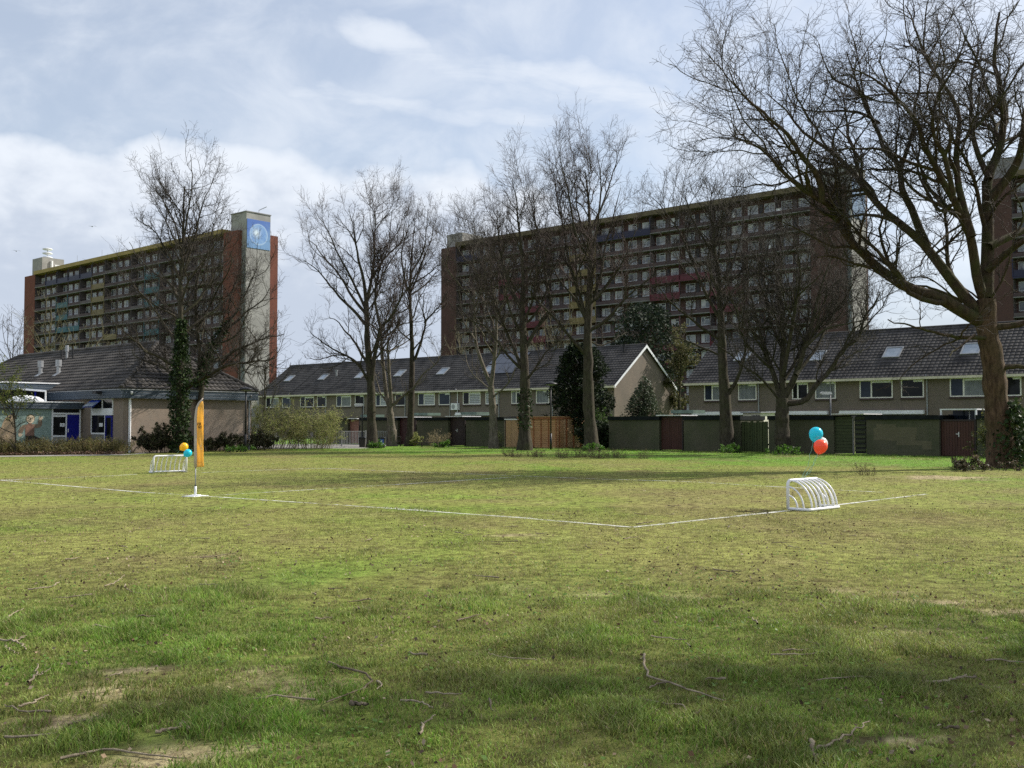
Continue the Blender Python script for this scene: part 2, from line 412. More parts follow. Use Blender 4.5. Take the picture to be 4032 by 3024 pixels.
# ------------------------------------------------------------------ chalk lines of the little pitch
m, t, b, out = new_mat('chalk')
co = objco(t); b.inputs['Base Color'].default_value = (0.72, 0.72, 0.68, 1); b.inputs['Roughness'].default_value = 0.95
tp = t.nodes.new('ShaderNodeBsdfTransparent'); mxs = t.nodes.new('ShaderNodeMixShader')
t.links.new((smooth(noise(co, 6.0, 7.0, 0.7) * 0.6 + noise(co, 0.7, 4.0, 0.6) * 0.4, 0.40, 0.62) * 0.8).k, mxs.inputs[0])
t.links.new(tp.outputs[0], mxs.inputs[1]); t.links.new(b.outputs[0], mxs.inputs[2]); t.links.new(mxs.outputs[0], out.inputs[0])
M_CHALK = m
mb = MB()
for l in LINES:
    for p, q in zip(l[:-1], l[1:]):
        d = (q-p).normalized(); nrm = Vector((-d.y, d.x, 0))*0.055
        mb.add([(*(p-nrm).xy, 0.006), (*(q-nrm).xy, 0.006), (*(q+nrm).xy, 0.006), (*(p+nrm).xy, 0.006)], [(0, 1, 2, 3)])
tag(mb.build('field_marking', M_CHALK), kind='structure')

# ------------------------------------------------------------------ paths: grey path by the school, paving behind the grey fence
M_PATH = mat('path_paving', (0.24, 0.225, 0.20), 0.9, 0.18, 2.0)
PA, PB, PC = G(-500, 1806), G(480, 1793), G(655, 1780)
mb = MB()
mb.add([(PA.x, PA.y, .006), (PB.x, PB.y, .006), (PB.x-.2, PB.y+2.2, .006), (PA.x, PA.y+2.0, .006)], [(0, 1, 2, 3)])
PD = G(520, 1772)
mb.add([(PB.x, PB.y, .006), (PC.x, PC.y, .006), (PD.x+2.2, PD.y+6, .006), (PD.x-.6, PD.y+6, .006), (PB.x-.2, PB.y+2.2, .006)], [(0, 1, 2, 3, 4)])
tag(mb.build('path', M_PATH), kind='structure')
mb = MB()
a1, a2 = G(1290, 1766), G(1445, 1766)
mb.add([(a1.x-6, a1.y, .006), (a2.x, a2.y, .006), (a2.x+1, a2.y+12, .006), (a1.x-6, a1.y+12, .006)], [(0, 1, 2, 3)])
tag(mb.build('pavement', M_PATH), kind='structure')

# ------------------------------------------------------------------ grass blades
def lawn(x, y):
    w = x*EW.x + y*EW.y
    ok = w < WSH - 0.05
    k = (PB.y-PA.y)/(PB.x-PA.x)
    left = x < PB.x
    ok &= ~(left & (y > PA.y + (x-PA.x)*k - 0.03))
    k2 = (PC.y-PB.y)/(PC.x-PB.x)
    ok &= ~((x >= PB.x) & (x < PC.x) & (y > PB.y + (x-PB.x)*k2))
    ok &= ~((x >= PC.x) & (x < G(1440, 1762).x) & (y > 63.5))
    return ok
def blades(n, z0, z1, wd, hmin, hmax, seg2, seed):
    r = np.random.default_rng(seed)
    y = np.sqrt(r.random(n)*(z1**2-z0**2)+z0**2); x = (r.random(n)-0.5)*2*(0.525*y+2.2)
    g, d = zones(x, y)
    tuft = sst(fbm(x*1.9, y*1.6, 61), 0.32, 0.70)
    fade = r.random(n) < np.clip(np.minimum((y-z0)/(2.5 if z0 > 5 else .01), (z1-y)/(3.0 if z1 < 15 else .01)), 0, 1)
    keep = fade & lawn(x, y) & (r.random(n) > d*0.97) & (r.random(n) < 0.45 + 0.6*tuft + 0.3*(g < .4))
    x, y, g, tuft = x[keep], y[keep], g[keep], tuft[keep]; n = len(x)
    w = x*EW.x + y*EW.y
    h = hmin + (hmax-hmin)*(0.20 + 0.9*tuft**3)*(0.25 + 0.75*g)*(0.5+0.8*r.random(n))
    h *= 1 + 1.3*sst(w, WSH-8, WSH-2)
    z = (fbm(x*1.3, y*1.1, 5)-0.5)*0.055*(1-sst(y, 9.5, 12))*sst(y, 2, 4) - 0.004
    an = r.random(n)*2*np.pi; lean = h*(0.25 + 0.75*r.random(n)); la = r.random(n)*2*np.pi
    ww = wd*(0.6+0.8*r.random(n))
    cxv, cyv = np.cos(an)*ww/2, np.sin(an)*ww/2
    lx, ly = np.cos(la)*lean, np.sin(la)*lean
    col = grass_col(np.clip(g + (r.random(n)-0.5)*0.5, 0, 1), r.random(n)*1.5-.25)
    hi = r.random(n) < .16; col[hi] = np.array([0.30, 0.38, 0.10])*(0.8+0.4*r.random(hi.sum()))[:, None]  # sunlit highlights put into the colour: some blades pale yellow-green
    wn = (worn(x, y)*(r.random(n) < .8))[:, None]; col = col*(1-wn) + WORN*wn*(.7+.6*r.random(n))[:, None]
    col *= (0.78+0.40*sst(fbm(x*2.7, y*2.3, 67), .35, .65))[:, None]
    dead = r.random(n) < 0.05 + 0.16*(1-g)
    col[dead] = np.array([0.33, 0.275, 0.14])*(0.6+0.6*r.random(dead.sum()))[:, None]
    ld = linedist(x, y); pat = fbm(x*0.8, y*0.8, 91)
    white = (ld < 0.055 + 0.02*r.random(n)) & (r.random(n) < 0.34 + 1.6*(pat-0.45))
    col[white] = np.array([0.70, 0.70, 0.66])
    base = np.stack([x, y, z], 1)
    if seg2:
        A = base + np.stack([cxv, cyv, 0*x], 1); B = base - np.stack([cxv, cyv, 0*x], 1)
        mid = base + np.stack([lx*0.35, ly*0.35, h*0.62], 1); C = mid - np.stack([cxv, cyv, 0*x], 1)*0.75; Dd = mid + np.stack([cxv, cyv, 0*x], 1)*0.75
        T = base + np.stack([lx, ly, h*0.95], 1)
        V = np.stack([A, B, C, Dd, T], 1).reshape(-1, 3); i = np.arange(n)*5
        Fc = np.concatenate([np.stack([i, i+1, i+2], 1), np.stack([i, i+2, i+3], 1), np.stack([i+3, i+2, i+4], 1)])
        return V, Fc, np.repeat(col, 5, 0)
    A = base + np.stack([cxv, cyv, 0*x], 1); B = base - np.stack([cxv, cyv, 0*x], 1); T = base + np.stack([lx, ly, h], 1)
    V = np.stack([A, B, T], 1).reshape(-1, 3); i = np.arange(n)*3
    return V, np.stack([i, i+1, i+2], 1), np.repeat(col, 3, 0)
def join(parts):
    V, Fc, Cc, o = [], [], [], 0
    for v, f, c in parts: V.append(v); Fc.append(f+o); Cc.append(c); o += len(v)
    return np.concatenate(V), np.concatenate(Fc), np.concatenate(Cc)
M_BLADE = leafmat('grass_blade', 0.4, 0.5, 0.25)
V, Fc, Cc = join([blades(520000, 3.6, 10.5, 0.0066, 0.018, 0.095, True, 1), blades(300000, 7.0, 20, 0.0095, 0.016, 0.050, False, 2),
                  blades(230000, 20, 68, 0.020, 0.020, 0.050, False, 3)])
tag(put('grass', V, Fc, [M_BLADE], None, None, False, Cc), kind='stuff')

# low broad leaves (clover, daisies) in the near turf
rc = np.random.default_rng(31); n = 7000
y = np.sqrt(rc.random(n)*(13**2-3.8**2)+3.8**2); x = (rc.random(n)-.5)*2*(.525*y+1.5)
k = fbm(x*1.4, y*1.2, 131) > .56; x, y = x[k], y[k]; n = len(x)
an = rc.random(n)*6.28; sz = .010+.012*rc.random(n); h = .012+.03*rc.random(n)
u = np.stack([np.cos(an), np.sin(an), .25*rc.normal(size=n)], 1)*sz[:, None]; v = np.stack([-np.sin(an), np.cos(an), .25*rc.normal(size=n)], 1)*sz[:, None]
c = np.stack([x, y, h], 1); V = np.stack([c-u, c-v*.8, c+u, c+v*.8], 1).reshape(-1, 3); i = np.arange(n)*4
tag(put('clover', V, np.stack([i, i+1, i+2, i+3], 1), [M_BLADE], None, None, False, np.repeat(np.array([[.12, .22, .035]])*(.6+.8*rc.random(n))[:, None], 4, 0)), kind='stuff')
# ------------------------------------------------------------------ tiled roofs
def roof_panel(e_len, slope_h, slope_v, d0, d1, tile=0.30, course=0.34, sub=4, amp=0.028, lift=0.045):
    """pantiled plane in local axes: e along the eave, run towards the ridge (y) and up (z); d0/d1 = how far the hips cut in at the top"""
    L = math.hypot(slope_h, slope_v); n = max(2, int(L/course)); ny_, nz_ = -slope_v/L, slope_h/L
    e = np.arange(0, e_len + 1e-6, tile/sub); e[-1] = e_len
    wave = amp*(np.abs(np.sin(np.pi*e/tile))**0.7)
    V, Fc = [], []; o = 0; m_ = len(e)
    for i in range(n):
        rows = []
        for tt, li in ((i/n, lift), ((i+1)/n, 0.012), (i/n, -0.01)):
            ee = np.clip(e, d0*tt, e_len - d1*tt)
            k = wave + li if li > 0 else wave*0 + li
            rows.append(np.stack([ee, tt*slope_h + ny_*k, tt*slope_v + nz_*k], 1))
        V += [rows[2], rows[0], rows[1]]
        a = np.arange(m_-1)
        for q in (0, 1):
            Fc.append(np.stack([o+q*m_+a, o+q*m_+a+1, o+(q+1)*m_+a+1, o+(q+1)*m_+a], 1))
        o += 3*m_
    return np.concatenate(V), np.concatenate(Fc)
def place(V, origin, ex, ey):
    O, X, Y = np.array(origin), np.array(ex), np.array(ey)
    return O + V[:, :1]*X + V[:, 1:2]*Y + V[:, 2:3]*np.array([0, 0, 1.0])
def roof_obj(panels, name, mtl, root, extra=None):
    V, Fc, o = [], [], 0
    off = OFF[root.name]
    for P_, f in panels: V.append(P_ - np.array([off[0], off[1], 0])); Fc.append(f+o); o += len(P_)
    ob = put(name, np.concatenate(V), np.concatenate(Fc), [mtl], root); OFF[ob.name] = off
    return ob

# ------------------------------------------------------------------ house windows on a facade plane (facing -w)
def house_window(root, s0, s1, z0, z1, w, split=None, left=None, right=None, fr=None, vent=True, open_side=False):
    fr = fr or M_FRAME; t_ = 0.075
    f = MB()
    f.box(s0, s1, w-0.05, w+0.03, z0, z0+t_); f.box(s0, s1, w-0.05, w+0.03, z1-t_, z1)
    f.box(s0, s0+t_, w-0.05, w+0.03, z0+t_, z1-t_); f.box(s1-t_, s1, w-0.05, w+0.03, z0+t_, z1-t_)
    sp_ = s0 + (s1-s0)*split if split else None
    if sp_: f.box(sp_-0.05, sp_+0.05, w-0.048, w+0.03, z0+t_, z1-t_)
    a = (sp_ + 0.06) if sp_ else s0 + (s1-s0)*0.55
    if vent: f.box(a, s1-t_-0.01, w-0.045, w+0.02, z1-t_-0.13, z1-t_-0.01, 1)
    o = f.build('window', [fr, M_WHITE], root)
    for k, (a0, a1, mt) in enumerate(((s0+t_, sp_-0.05 if sp_ else s1-t_, left or M_GLASS), (sp_+0.05 if sp_ else 0, s1-t_, right or M_GLASS))):
        if k == 1 and not sp_: break
        p = MB(); p.box(a0, a1, w-0.018, w-0.008, z0+t_, z1-t_); p.build('pane', mt, o)
    sl = MB(); sl.box(s0-0.03, s1+0.03, w-0.09, w+0.02, z0-0.13, z0-0.003); sl.build('sill', M_SILL, o)
    return o
def skylight(root, sc, t, wid, hgt, slope, eave):
    """flat roof window lying on the roof plane; t = run from the eave"""
    (w0, z0), (run, rise) = eave, slope
    L = math.hypot(run, rise); uy, uz = run/L, rise/L; nyv, nzv = -uz, uy
    def pt(s, a, k): return (s, w0 + uy*a + nyv*k, z0 + uz*a + nzv*k)
    fr = MB(); a0 = t*L
    for (x0, x1, b0, b1) in ((-wid/2-.07, wid/2+.07, a0-.08, a0), (-wid/2-.07, wid/2+.07, a0+hgt, a0+hgt+.1), (-wid/2-.07, -wid/2, a0, a0+hgt), (wid/2, wid/2+.07, a0, a0+hgt)):
        q = [pt(sc+x0, b0, .02), pt(sc+x1, b0, .02), pt(sc+x1, b1, .02), pt(sc+x0, b1, .02)]
        fr.prism(q, Vector((0, nyv, nzv))*0.11)
    o = fr.build('skylight', M_ZINC, root)
    g = MB(); g.prism([pt(sc-wid/2, a0, .03), pt(sc+wid/2, a0, .03), pt(sc+wid/2, a0+hgt, .03), pt(sc-wid/2, a0+hgt, .03)], Vector((0, nyv, nzv))*0.06)
    g.build('pane', M_SKYL, o)

M_DOORD = mat('dark_brown_door', (0.030, 0.018, 0.018), 0.55, 0.2)
ZE = Z_(2415, 1512, WH); DEP = 9.0
ZR = Z_(2534, 1360, WH + DEP/2) if True else 8.3
ZR = max(ZR, ZE + 3.0)
OVER = 0.30
def terrace(name_group, s_edges, specs, gable_right=None, wall=None):
    n = len(s_edges)-1
    for i in range(n):
        s0, s1 = s_edges[i]+0.003, s_edges[i+1]-0.003
        sp = specs[i]
        root = groot('terraced_house', (s0+s1)/2, WH, sp['label'], 'house', name_group)
        b = MB()
        zr = ZR - 0.10
        b.prism([(s0, WH, 0), (s0, WH, ZE+.05), (s0, WH+DEP/2, zr), (s0, WH+DEP, ZE+.05), (s0, WH+DEP, 0)], (s1-s0, 0, 0))
        b.build('wall', M_HOUSE, root)
        # roof: front and rear plane
        run, rise = DEP/2+OVER, (ZR-ZE)*(DEP/2+OVER)/(DEP/2)
        e0, e1 = s0 - (0.22 if i == 0 else 0), s1 + (0.22 if i == n-1 else 0)
        V, Fc = roof_panel(e1-e0, run, rise, 0, 0)
        ze = ZR - rise + 0.06
        P1 = place(V, (e0, WH-OVER, ze), (1, 0, 0), (0, 1, 0)); P2 = place(V, (e1, WH+DEP+OVER, ze), (-1, 0, 0), (0, -1, 0))
        rf = roof_obj([(P1, Fc), (P2, Fc)], 'roof', M_TILE, root)
        rc = MB(); rc.tube([(e0, WH+DEP/2, ZR+0.06), (e1, WH+DEP/2, ZR+0.06)], 0.11, 8); rc.build('ridge_cap', M_TILE, rf)
        g = MB(); g.box(e0, e1, WH-OVER-0.12, WH-OVER+0.02, ze-0.14, ze+0.02); g.box(e0, e1, WH-OVER+0.02, WH-0.002, ze-0.13, ze-0.09)
        g.build('gutter', M_GUTTER, root)
        for wn in sp['win']: house_window(root, *wn[:2], sp['z'][0], sp['z'][1], WH, *wn[2:])
        for sk in sp.get('sky', []): skylight(root, sk[0], sk[1], sk[2], sk[3], (run, rise), (WH-OVER, ze))
        for pp, mtl in sp.get('pipe', []):
            p = MB(); p.tube([(pp, WH-0.06, 0), (pp, WH-0.06, ZE-0.25), (pp, WH-0.30, ZE-0.05)], 0.045, 8); p.build('downpipe', mtl, root)
        for bx in sp.get('awning', []):
            p = MB(); p.box(bx[0], bx[1], WH-0.32, WH-0.002, bx[2], bx[2]+0.24, 0); p.box(bx[0]-.03, bx[1]+.03, WH-0.36, WH-0.30, bx[2]-0.02, bx[2]+0.10, 0); p.build('awning', M_WHITE, root)
        d = MB()   # ground floor: garden door and window, mostly behind the sheds
        mid = (s0+s1)/2
        d.box(mid-2.2, mid-0.4, WH-0.03, WH+.02, 0.6, 2.2); d.build('window', M_GLASS, root)
        d = MB(); d.box(mid+0.6, mid+1.5, WH-0.03, WH+.02, 0.05, 2.15); d.build('door', M_DOORD, root)
        for vs, vt in sp.get('vent', []):
            p = MB(); zz_ = ze + vt*rise; ww_ = WH-OVER+vt*run
            p.tube([(vs, ww_, zz_-.1), (vs, ww_, zz_+0.55)], 0.09, 8); p.tube([(vs, ww_, zz_+.55), (vs, ww_, zz_+0.7)], 0.15, 8); p.build('vent_pipe', sp.get('ventmat', M_BLACK), rf)
        if sp.get('gable'):
            p = MB(); th = 0.03
            for sg in (0, 1):
                wa, wb = (WH-OVER, WH+DEP/2) if sg == 0 else (WH+DEP+OVER, WH+DEP/2)
                p.prism([(e1, wa, ze-0.16), (e1, wa, ze+0.05), (e1, wb, ZR+0.05), (e1, wb, ZR-0.20)], (0.035, 0, 0))
            p.build('verge_board', M_WHITE, root)
        sp['root'] = root; sp['e'] = (ze, run, rise)

def WS(px, w=None): return S_(px, w or WH, 1560)
# ---- middle terrace: eight houses, only their upper back rooms show over the sheds
sL, sR = WS(1020), WS(2419)
ed = [sL + (sR-sL)*i/8 for i in range(9)]
pairs = [((1049, 1098), (1113, 1145)), ((1184, 1237), (1250, 1286)), ((1326, 1383), (1399, 1435)), ((1481, 1530), (1557, 1597)),
         ((1648, 1713), (1729, 1773)), ((1824, 1893), (1913, 1960)), ((2015, 2068), (2112, 2163)), ((2250, 2310), (2350, 2383))]
zt = (Z_(2112, 1589, WH), Z_(2112, 1536, WH))
looks = [(M_GLASS, M_NET, M_GLASSB), (M_GLASS, M_GLASS, M_GLASS), (M_GLASSB, M_NET, M_GLASS), (M_GLASSB, M_BLIND, M_GLASS),
         (M_GLASSB, M_BLIND, M_GLASSB), (M_GLASS, M_BLIND, M_BLIND), (M_NET, M_GLASS, M_NET), (M_GLASS, M_GLASS, M_GLASSB)]
lab = ['end house of the long terrace, next to the school, net curtain upstairs', 'terraced house with plain dark upper windows and a roof vent pipe beside its skylight',
       'terraced house with a lace net curtain, behind the lamp post and the twin trunks', 'terraced house whose upper windows hide behind the two slim trunks',
       'terraced house with bright horizontal blinds in its wide upper window', 'terraced house with solar panels on its roof and a wall air conditioner',
       'terraced house behind the ivy clad trunk, curtains tied in both upper windows', 'gable end house of the long terrace, beside the dark conifer and the holly']
specs = []
skp = [(1118, 1144), (1259, 1463), (1400, 1483), (1563, 1474), (1727, 1464), (1901, 1460), (None, 0), (None, 0)]
for i, ((a, b_), (c, d)) in enumerate(pairs):
    L_, r_, n_ = looks[i]
    sp = dict(label=lab[i], z=zt, win=[(WS(a), WS(b_), 0.36, L_, r_), (WS(c), WS(d), None, n_)], pipe=[(ed[i+1]-0.25, M_ZINC)] if i < 7 else [])
    if skp[i][0]: sp['sky'] = [((ed[i]+ed[i+1])/2 + (-0.4), 0.46, 0.95, 0.95)]
    if i == 5: sp['awning'] = [(ed[i]+0.7, ed[i+1]-0.8, 2.35)]; sp['pipe'] = [(ed[6]-0.25, M_ZINC), (ed[5]+0.75, M_WHITE)]
    if i == 1: sp['vent'] = [(ed[2]-1.4, 0.55)]; sp['ventmat'] = M_ZINC
    if i == 7: sp['gable'] = True; sp['vent'] = [(ed[8]-1.6, 0.83)]
    specs.append(sp)
terrace('houses of the long terrace', ed, specs)
r5 = specs[5]['root']
def roofpt(s, tt, k, sp=specs[5]):
    ze, run, rise = sp['e']; L = math.hypot(run, rise)
    return (s, WH-OVER+run*tt - rise/L*k, ze+rise*tt + run/L*k)
p = MB()
for c in range(4):
    for r in range(2):
        s0 = ed[6]-4.15+c*1.03; t0 = 0.40+r*0.275
        if r == 0 and c == 0: continue
        p.prism([roofpt(s0, t0, .10), roofpt(s0+1.0, t0, .10), roofpt(s0+1.0, t0+.265, .10), roofpt(s0, t0+.265, .10)], Vector(roofpt(0, 0, .14))-Vector(roofpt(0, 0, .10)))
p.build('solar_panel', M_SOLAR, r5)
p = MB(); s0 = ed[5]+0.15; zc = Z_(1795, 1614, WH); p.box(s0, s0+0.85, WH-0.36, WH-0.02, zc, zc+0.62); ac = p.build('air_conditioner', M_WHITE, r5)
p = MB(); p.lathe([(0.22, 0), (0.22, 0.012)], (s0+0.32, WH-0.362, zc+0.31), 18, 0, Matrix.Rotation(R(90), 3, 'X')); p.build('fan_grille', M_ZINC, ac)

# ---- right hand terrace: nearer, runs out of the frame
sL2 = WS(2712); bnd = [sL2, WS(2999), WS(3300)-0.3, WS(3665), WS(3665)+6.6, WS(3665)+13.2]
zt2 = (Z_(3300, 1570, WH), Z_(3300, 1500, WH))
w2 = [((2774, 2862), (2908, 2980)), ((3120, 3183), (3211, 3292)), ((3386, 3516), (3549, 3639)), ((3741, 3895), (3950, 4023)), (None,)]
look2 = [(M_GLASSB, M_NET, M_NET), (M_GLASS, M_GLASS, M_NET), (M_GLASSB, M_GLASS, M_GLASS), (M_GLASSB, M_NET, M_GLASS), (M_GLASS, M_NET, M_GLASS)]
lab2 = ['terraced house at the open end of the right hand row, by the yellow green tree', 'terraced house behind the many stemmed tree, curtain in its upper window',
        'terraced house with a wide dark upper window and long white awning', 'terraced house behind the plane tree trunk, lace curtain upstairs', 'last terraced house of the right hand row, past the plane tree trunk']
specs2 = []
for i in range(5):
    L_, r_, n_ = look2[i]
    s0, s1 = bnd[i], bnd[i+1]
    if i < 4:
        (a, b_), (c, d) = w2[i]
        win = [(WS(a), WS(b_), 0.36, L_, r_), (WS(c), WS(d), None, n_)]
    else: win = [(s0+.6, s0+2.4, 0.36, L_, r_), (s0+3, s0+4.3, None, n_)]
    sp = dict(label=lab2[i], z=zt2, win=win, pipe=[(s1-0.22, M_ZINC)])
    sp['sky'] = [(WS({0: 2868, 1: 3170, 2: 3475, 3: 3790, 4: 4200}[i]), 0.40 if i else 0.47, 1.05, 1.1)]
    if i in (0, 1, 2): sp['awning'] = [(s0+0.5, s1-0.4, 2.25)]
    specs2.append(sp)
terrace('houses of the right hand terrace', bnd, specs2)

# ------------------------------------------------------------------ garden sheds and gates along the back lane
zs = Z_(2450, 1640, WSH)          # shed height
def shed(px0, px1, label, top=None, depth=2.8, w=None):
    w = w or WSH
    s0, s1 = S_(px0, w, 1700), S_(px1, w, 1700); z1 = top or zs
    root = groot('garden_shed', (s0+s1)/2, w, label, 'shed', 'brick garden sheds along the lane')
    b = MB(); b.box(s0+.004, s1-.004, w, w+depth, 0, z1-0.22); b.build('wall', M_SHEDB, root)
    b = MB(); b.box(s0-.03, s1+.03, w-0.10, w+depth+.1, z1-0.22, z1); b.build('roof', M_FELT, root)
    return root
sheds = [(1290, 1370, 'narrow brick shed end behind the lamp post near the grey fence'), (1418, 1566, 'brick shed behind the twin trunks with the grey railing in front'),
         (1640, 1765, 'brick shed to the left of the dark double door'), (1834, 1986, 'brick shed between the dark double door and the new wooden fence'),
         (2397, 2596, 'long brick shed below the holly bush'), (2692, 2917, 'brick shed behind the slender straight trunk, right of the red brown door'),
         (3026, 3283, 'brick shed behind the balloons and the many stemmed tree'), (3411, 3698, 'widest brick shed, with paler patches of cleaned brick'),
         (3846, 4180, 'brick shed half hidden by the plane tree trunk')]
for a, b_, l in sheds:
    rt = shed(a, b_, l)
    if l.startswith('widest'):
        M_CLEAN = brick('cleaned_brick', (0.145, 0.125, 0.078), (0.12, 0.105, 0.066), (0.15, 0.14, 0.10), (0.085, 0.085, 0.05), 0.5)
        q = MB()
        for x0, y0, x1, y1 in ((3451, 1670, 3528, 1705), (3440, 1685, 3490, 1732), (3528, 1682, 3610, 1712), (3490, 1705, 3605, 1735), (3530, 1735, 3665, 1752), (3630, 1738, 3668, 1770)):
            q.box(S_(x0, WSH, 1700), S_(x1, WSH, 1700), WSH-.003-.0005*(x0 % 7), WSH+.05, Z_(x0, y1, WSH), Z_(x0, y0, WSH))
        q.build('cleaned_patch', M_CLEAN, rt)
M_DOORR = slats('red_brown_boards', (0.050, 0.017, 0.012), (0.075, 0.026, 0.018), 0.13, 0, 0.4, 0.55)
M_DOORD = mat('dark_brown_door', (0.030, 0.018, 0.018), 0.55, 0.2)
M_DOORM = mat('maroon_door', (0.040, 0.012, 0.012), 0.55, 0.2)
M_GREENP = slats('green_weathered_planks', (0.042, 0.058, 0.022), (0.075, 0.085, 0.035), 0.16, 0, 0.25, 0.85)
M_GREENH = slats('green_weathered_boards', (0.040, 0.050, 0.022), (0.066, 0.076, 0.034), 0.17, 2, 0.2, 0.85)
M_TAN = slats('tan_panel', (0.42, 0.26, 0.13), (0.48, 0.31, 0.17), 0.9, 0, 0.8, 0.7)
M_NEWW = slats('new_timber', (0.44, 0.235, 0.105), (0.52, 0.30, 0.15), 0.14, 2, 0.55, 0.7)
M_TIMB = mat('brown_timber', (0.30, 0.115, 0.045), 0.7, 0.25)
M_CORR = slats('corrugated_white', (0.62, 0.60, 0.58), (0.70, 0.68, 0.66), 0.09, 0, 0.6, 0.5)
M_GREENROOF = mat('green_roof_sheet', (0.10, 0.15, 0.12), 0.6, 0.2)
def gate(px0, px1, label, mtl, cat='gate', top=2.0, kind='double', awn=None, handle=True, name='garden_gate'):
    w = WSH + 0.25; s0, s1 = S_(px0, w, 1700), S_(px1, w, 1700); c = (s0+s1)/2
    root = groot(name, c, w, label, cat)
    f = MB(); f.box(s0, s0+.09, w-.05, w+.07, 0, top+.08); f.box(s1-.09, s1, w-.05, w+.07, 0, top+.08); f.box(s0+.09, s1-.09, w-.05, w+.07, top, top+.08)
    f.build('frame', M_DOORD, root)
    leafs = [(s0+.09, c-.006), (c+.006, s1-.09)] if kind == 'double' else [(s0+.09, s1-.09)]
    for a, b_ in leafs:
        d = MB(); d.box(a, b_, w-.02, w+.03, 0.04, top-.005)
        o = d.build('door', mtl, root)
        if kind == 'double' and mtl in (M_DOORD, M_DOORM):
            q = MB()
            for r in range(3):
                z0 = 0.18 + r*(top-.2)/3; x = (b_-a)
                q.box(a+x*.14, b_-x*.14, w-.032, w-.021, z0, z0+(top-.2)/3-.12)
            q.build('panel', mtl, o)
    if handle:
        h = MB(); h.box(c+.04, c+.075, w-.05, w-.021, 0.98, 1.22); h.box(c-.07, c+.055, w-.075, w-.05, 1.10, 1.13); h.build('handle', M_WHITE, root)
    if awn:
        a = MB(); a.box(s0-.02, s1+.02, w-.35, w+1.6, top+.10, top+.15, 0); a.build('canopy', awn, root)
        r = MB(); r.box(s0+.05, s1-.05, w+1.2, w+2.6, top+.25, top+.45, 0); r.build('roof', M_GREENROOF, root)
    return root
gate(1371, 1417, 'pale red door with grey panel beyond the grey fence', mat('pale_red_door', (0.24, 0.11, 0.09), 0.6), 'door', 1.85, 'double', M_WHITE, False, 'garden_door')
gate(1567, 1639, 'maroon garden door between two trunks under a green roof sheet', M_DOORM, 'door', 1.95, 'double', M_WHITE, False, 'garden_door')
gate(1766, 1833, 'dark brown panelled double door with pale handle', M_DOORD, 'door', 1.98, 'double', M_WHITE, True, 'garden_door')
gate(2597, 2691, 'red brown panelled door under a thin white roof edge', M_DOORR, 'door', 1.98, 'double', M_WHITE, False, 'garden_door')
gate(3699, 3845, 'wide red brown double gate with pale handle and open gap above', M_DOORR, 'gate', 1.75, 'double', None, True)
# posts and thin roof over that gate, house window seen in the gap
w = WSH+.25; s0, s1 = S_(3699, w, 1700), S_(3845, w, 1700)
root = groot('garden_canopy', (s0+s1)/2, w, 'thin white roof on posts above the wide red brown gate', 'canopy')
q = MB(); q.box(s0, s1, w+.1, w+2.0, 2.30, 2.36); q.build('roof', M_WHITE, root)
for sx in (s0+.05, s1-.05):
    q = MB(); q.box(sx-.04, sx+.04, w+.1, w+.18, 0, 2.30); q.build('post', M_WHITE, root)
q = MB(); q.box(s0+.05, s1-.05, w+1.92, w+1.98, 0.3, 2.28, 0); q.box((s0+s1)/2-.03, (s0+s1)/2+.03, w+1.88, w+1.92, .3, 2.28, 1); q.build('window', [M_GLASSB, M_WHITE], root)
# green plank fence with the pale shed behind it
def plank_fence(px0, px1, label, z1, mtl, n, w=None, cat='fence'):
    w = w or WSH+.1; s0, s1 = S_(px0, w, 1700), S_(px1, w, 1700)
    root = groot('plank_fence', (s0+s1)/2, w, label, cat)
    q = MB(); st = (s1-s0)/n
    for i in range(n):
        k = (i % 2)*0.03; h = z1 + 0.04*math.sin(i*2.7)
        q.box(s0+i*st+.004, s0+(i+1)*st+.012*(i < n-1), w+k, w+k+.022, 0.02, h)
    q.build('boards', mtl, root)
    q = MB(); q.box(s0+.01, s1-.01, w+.06, w+.10, 0.4, 0.5); q.box(s0+.01, s1-.01, w+.06, w+.10, z1-.4, z1-.3); q.build('rail', mtl, root)
    return root
plank_fence(2919, 3024, 'mossy green plank fence between two brick sheds', 1.72, M_GREENP, 9)
root = groot('garden_cabin', S_(2975, WSH+4), WSH+4, 'small cream garden cabin showing above the green plank fence', 'cabin')
a0, a1 = S_(2925, WSH+4), S_(2994, WSH+4)
q = MB(); q.box(a0, a1, WSH+4, WSH+6, 0, 2.25); q.build('wall', mat('cream_boards', (0.62, 0.60, 0.50), 0.7), root)
q = MB(); q.box(a0-.1, a1+.1, WSH+3.85, WSH+6.1, 2.25, 2.33); q.build('roof', M_ZINC, root)
q = MB(); q.box((a0+a1)/2, (a0+a1)/2+.55, WSH+3.97, WSH+4.0, 1.75, 2.1); q.build('window', M_GLASS, root)
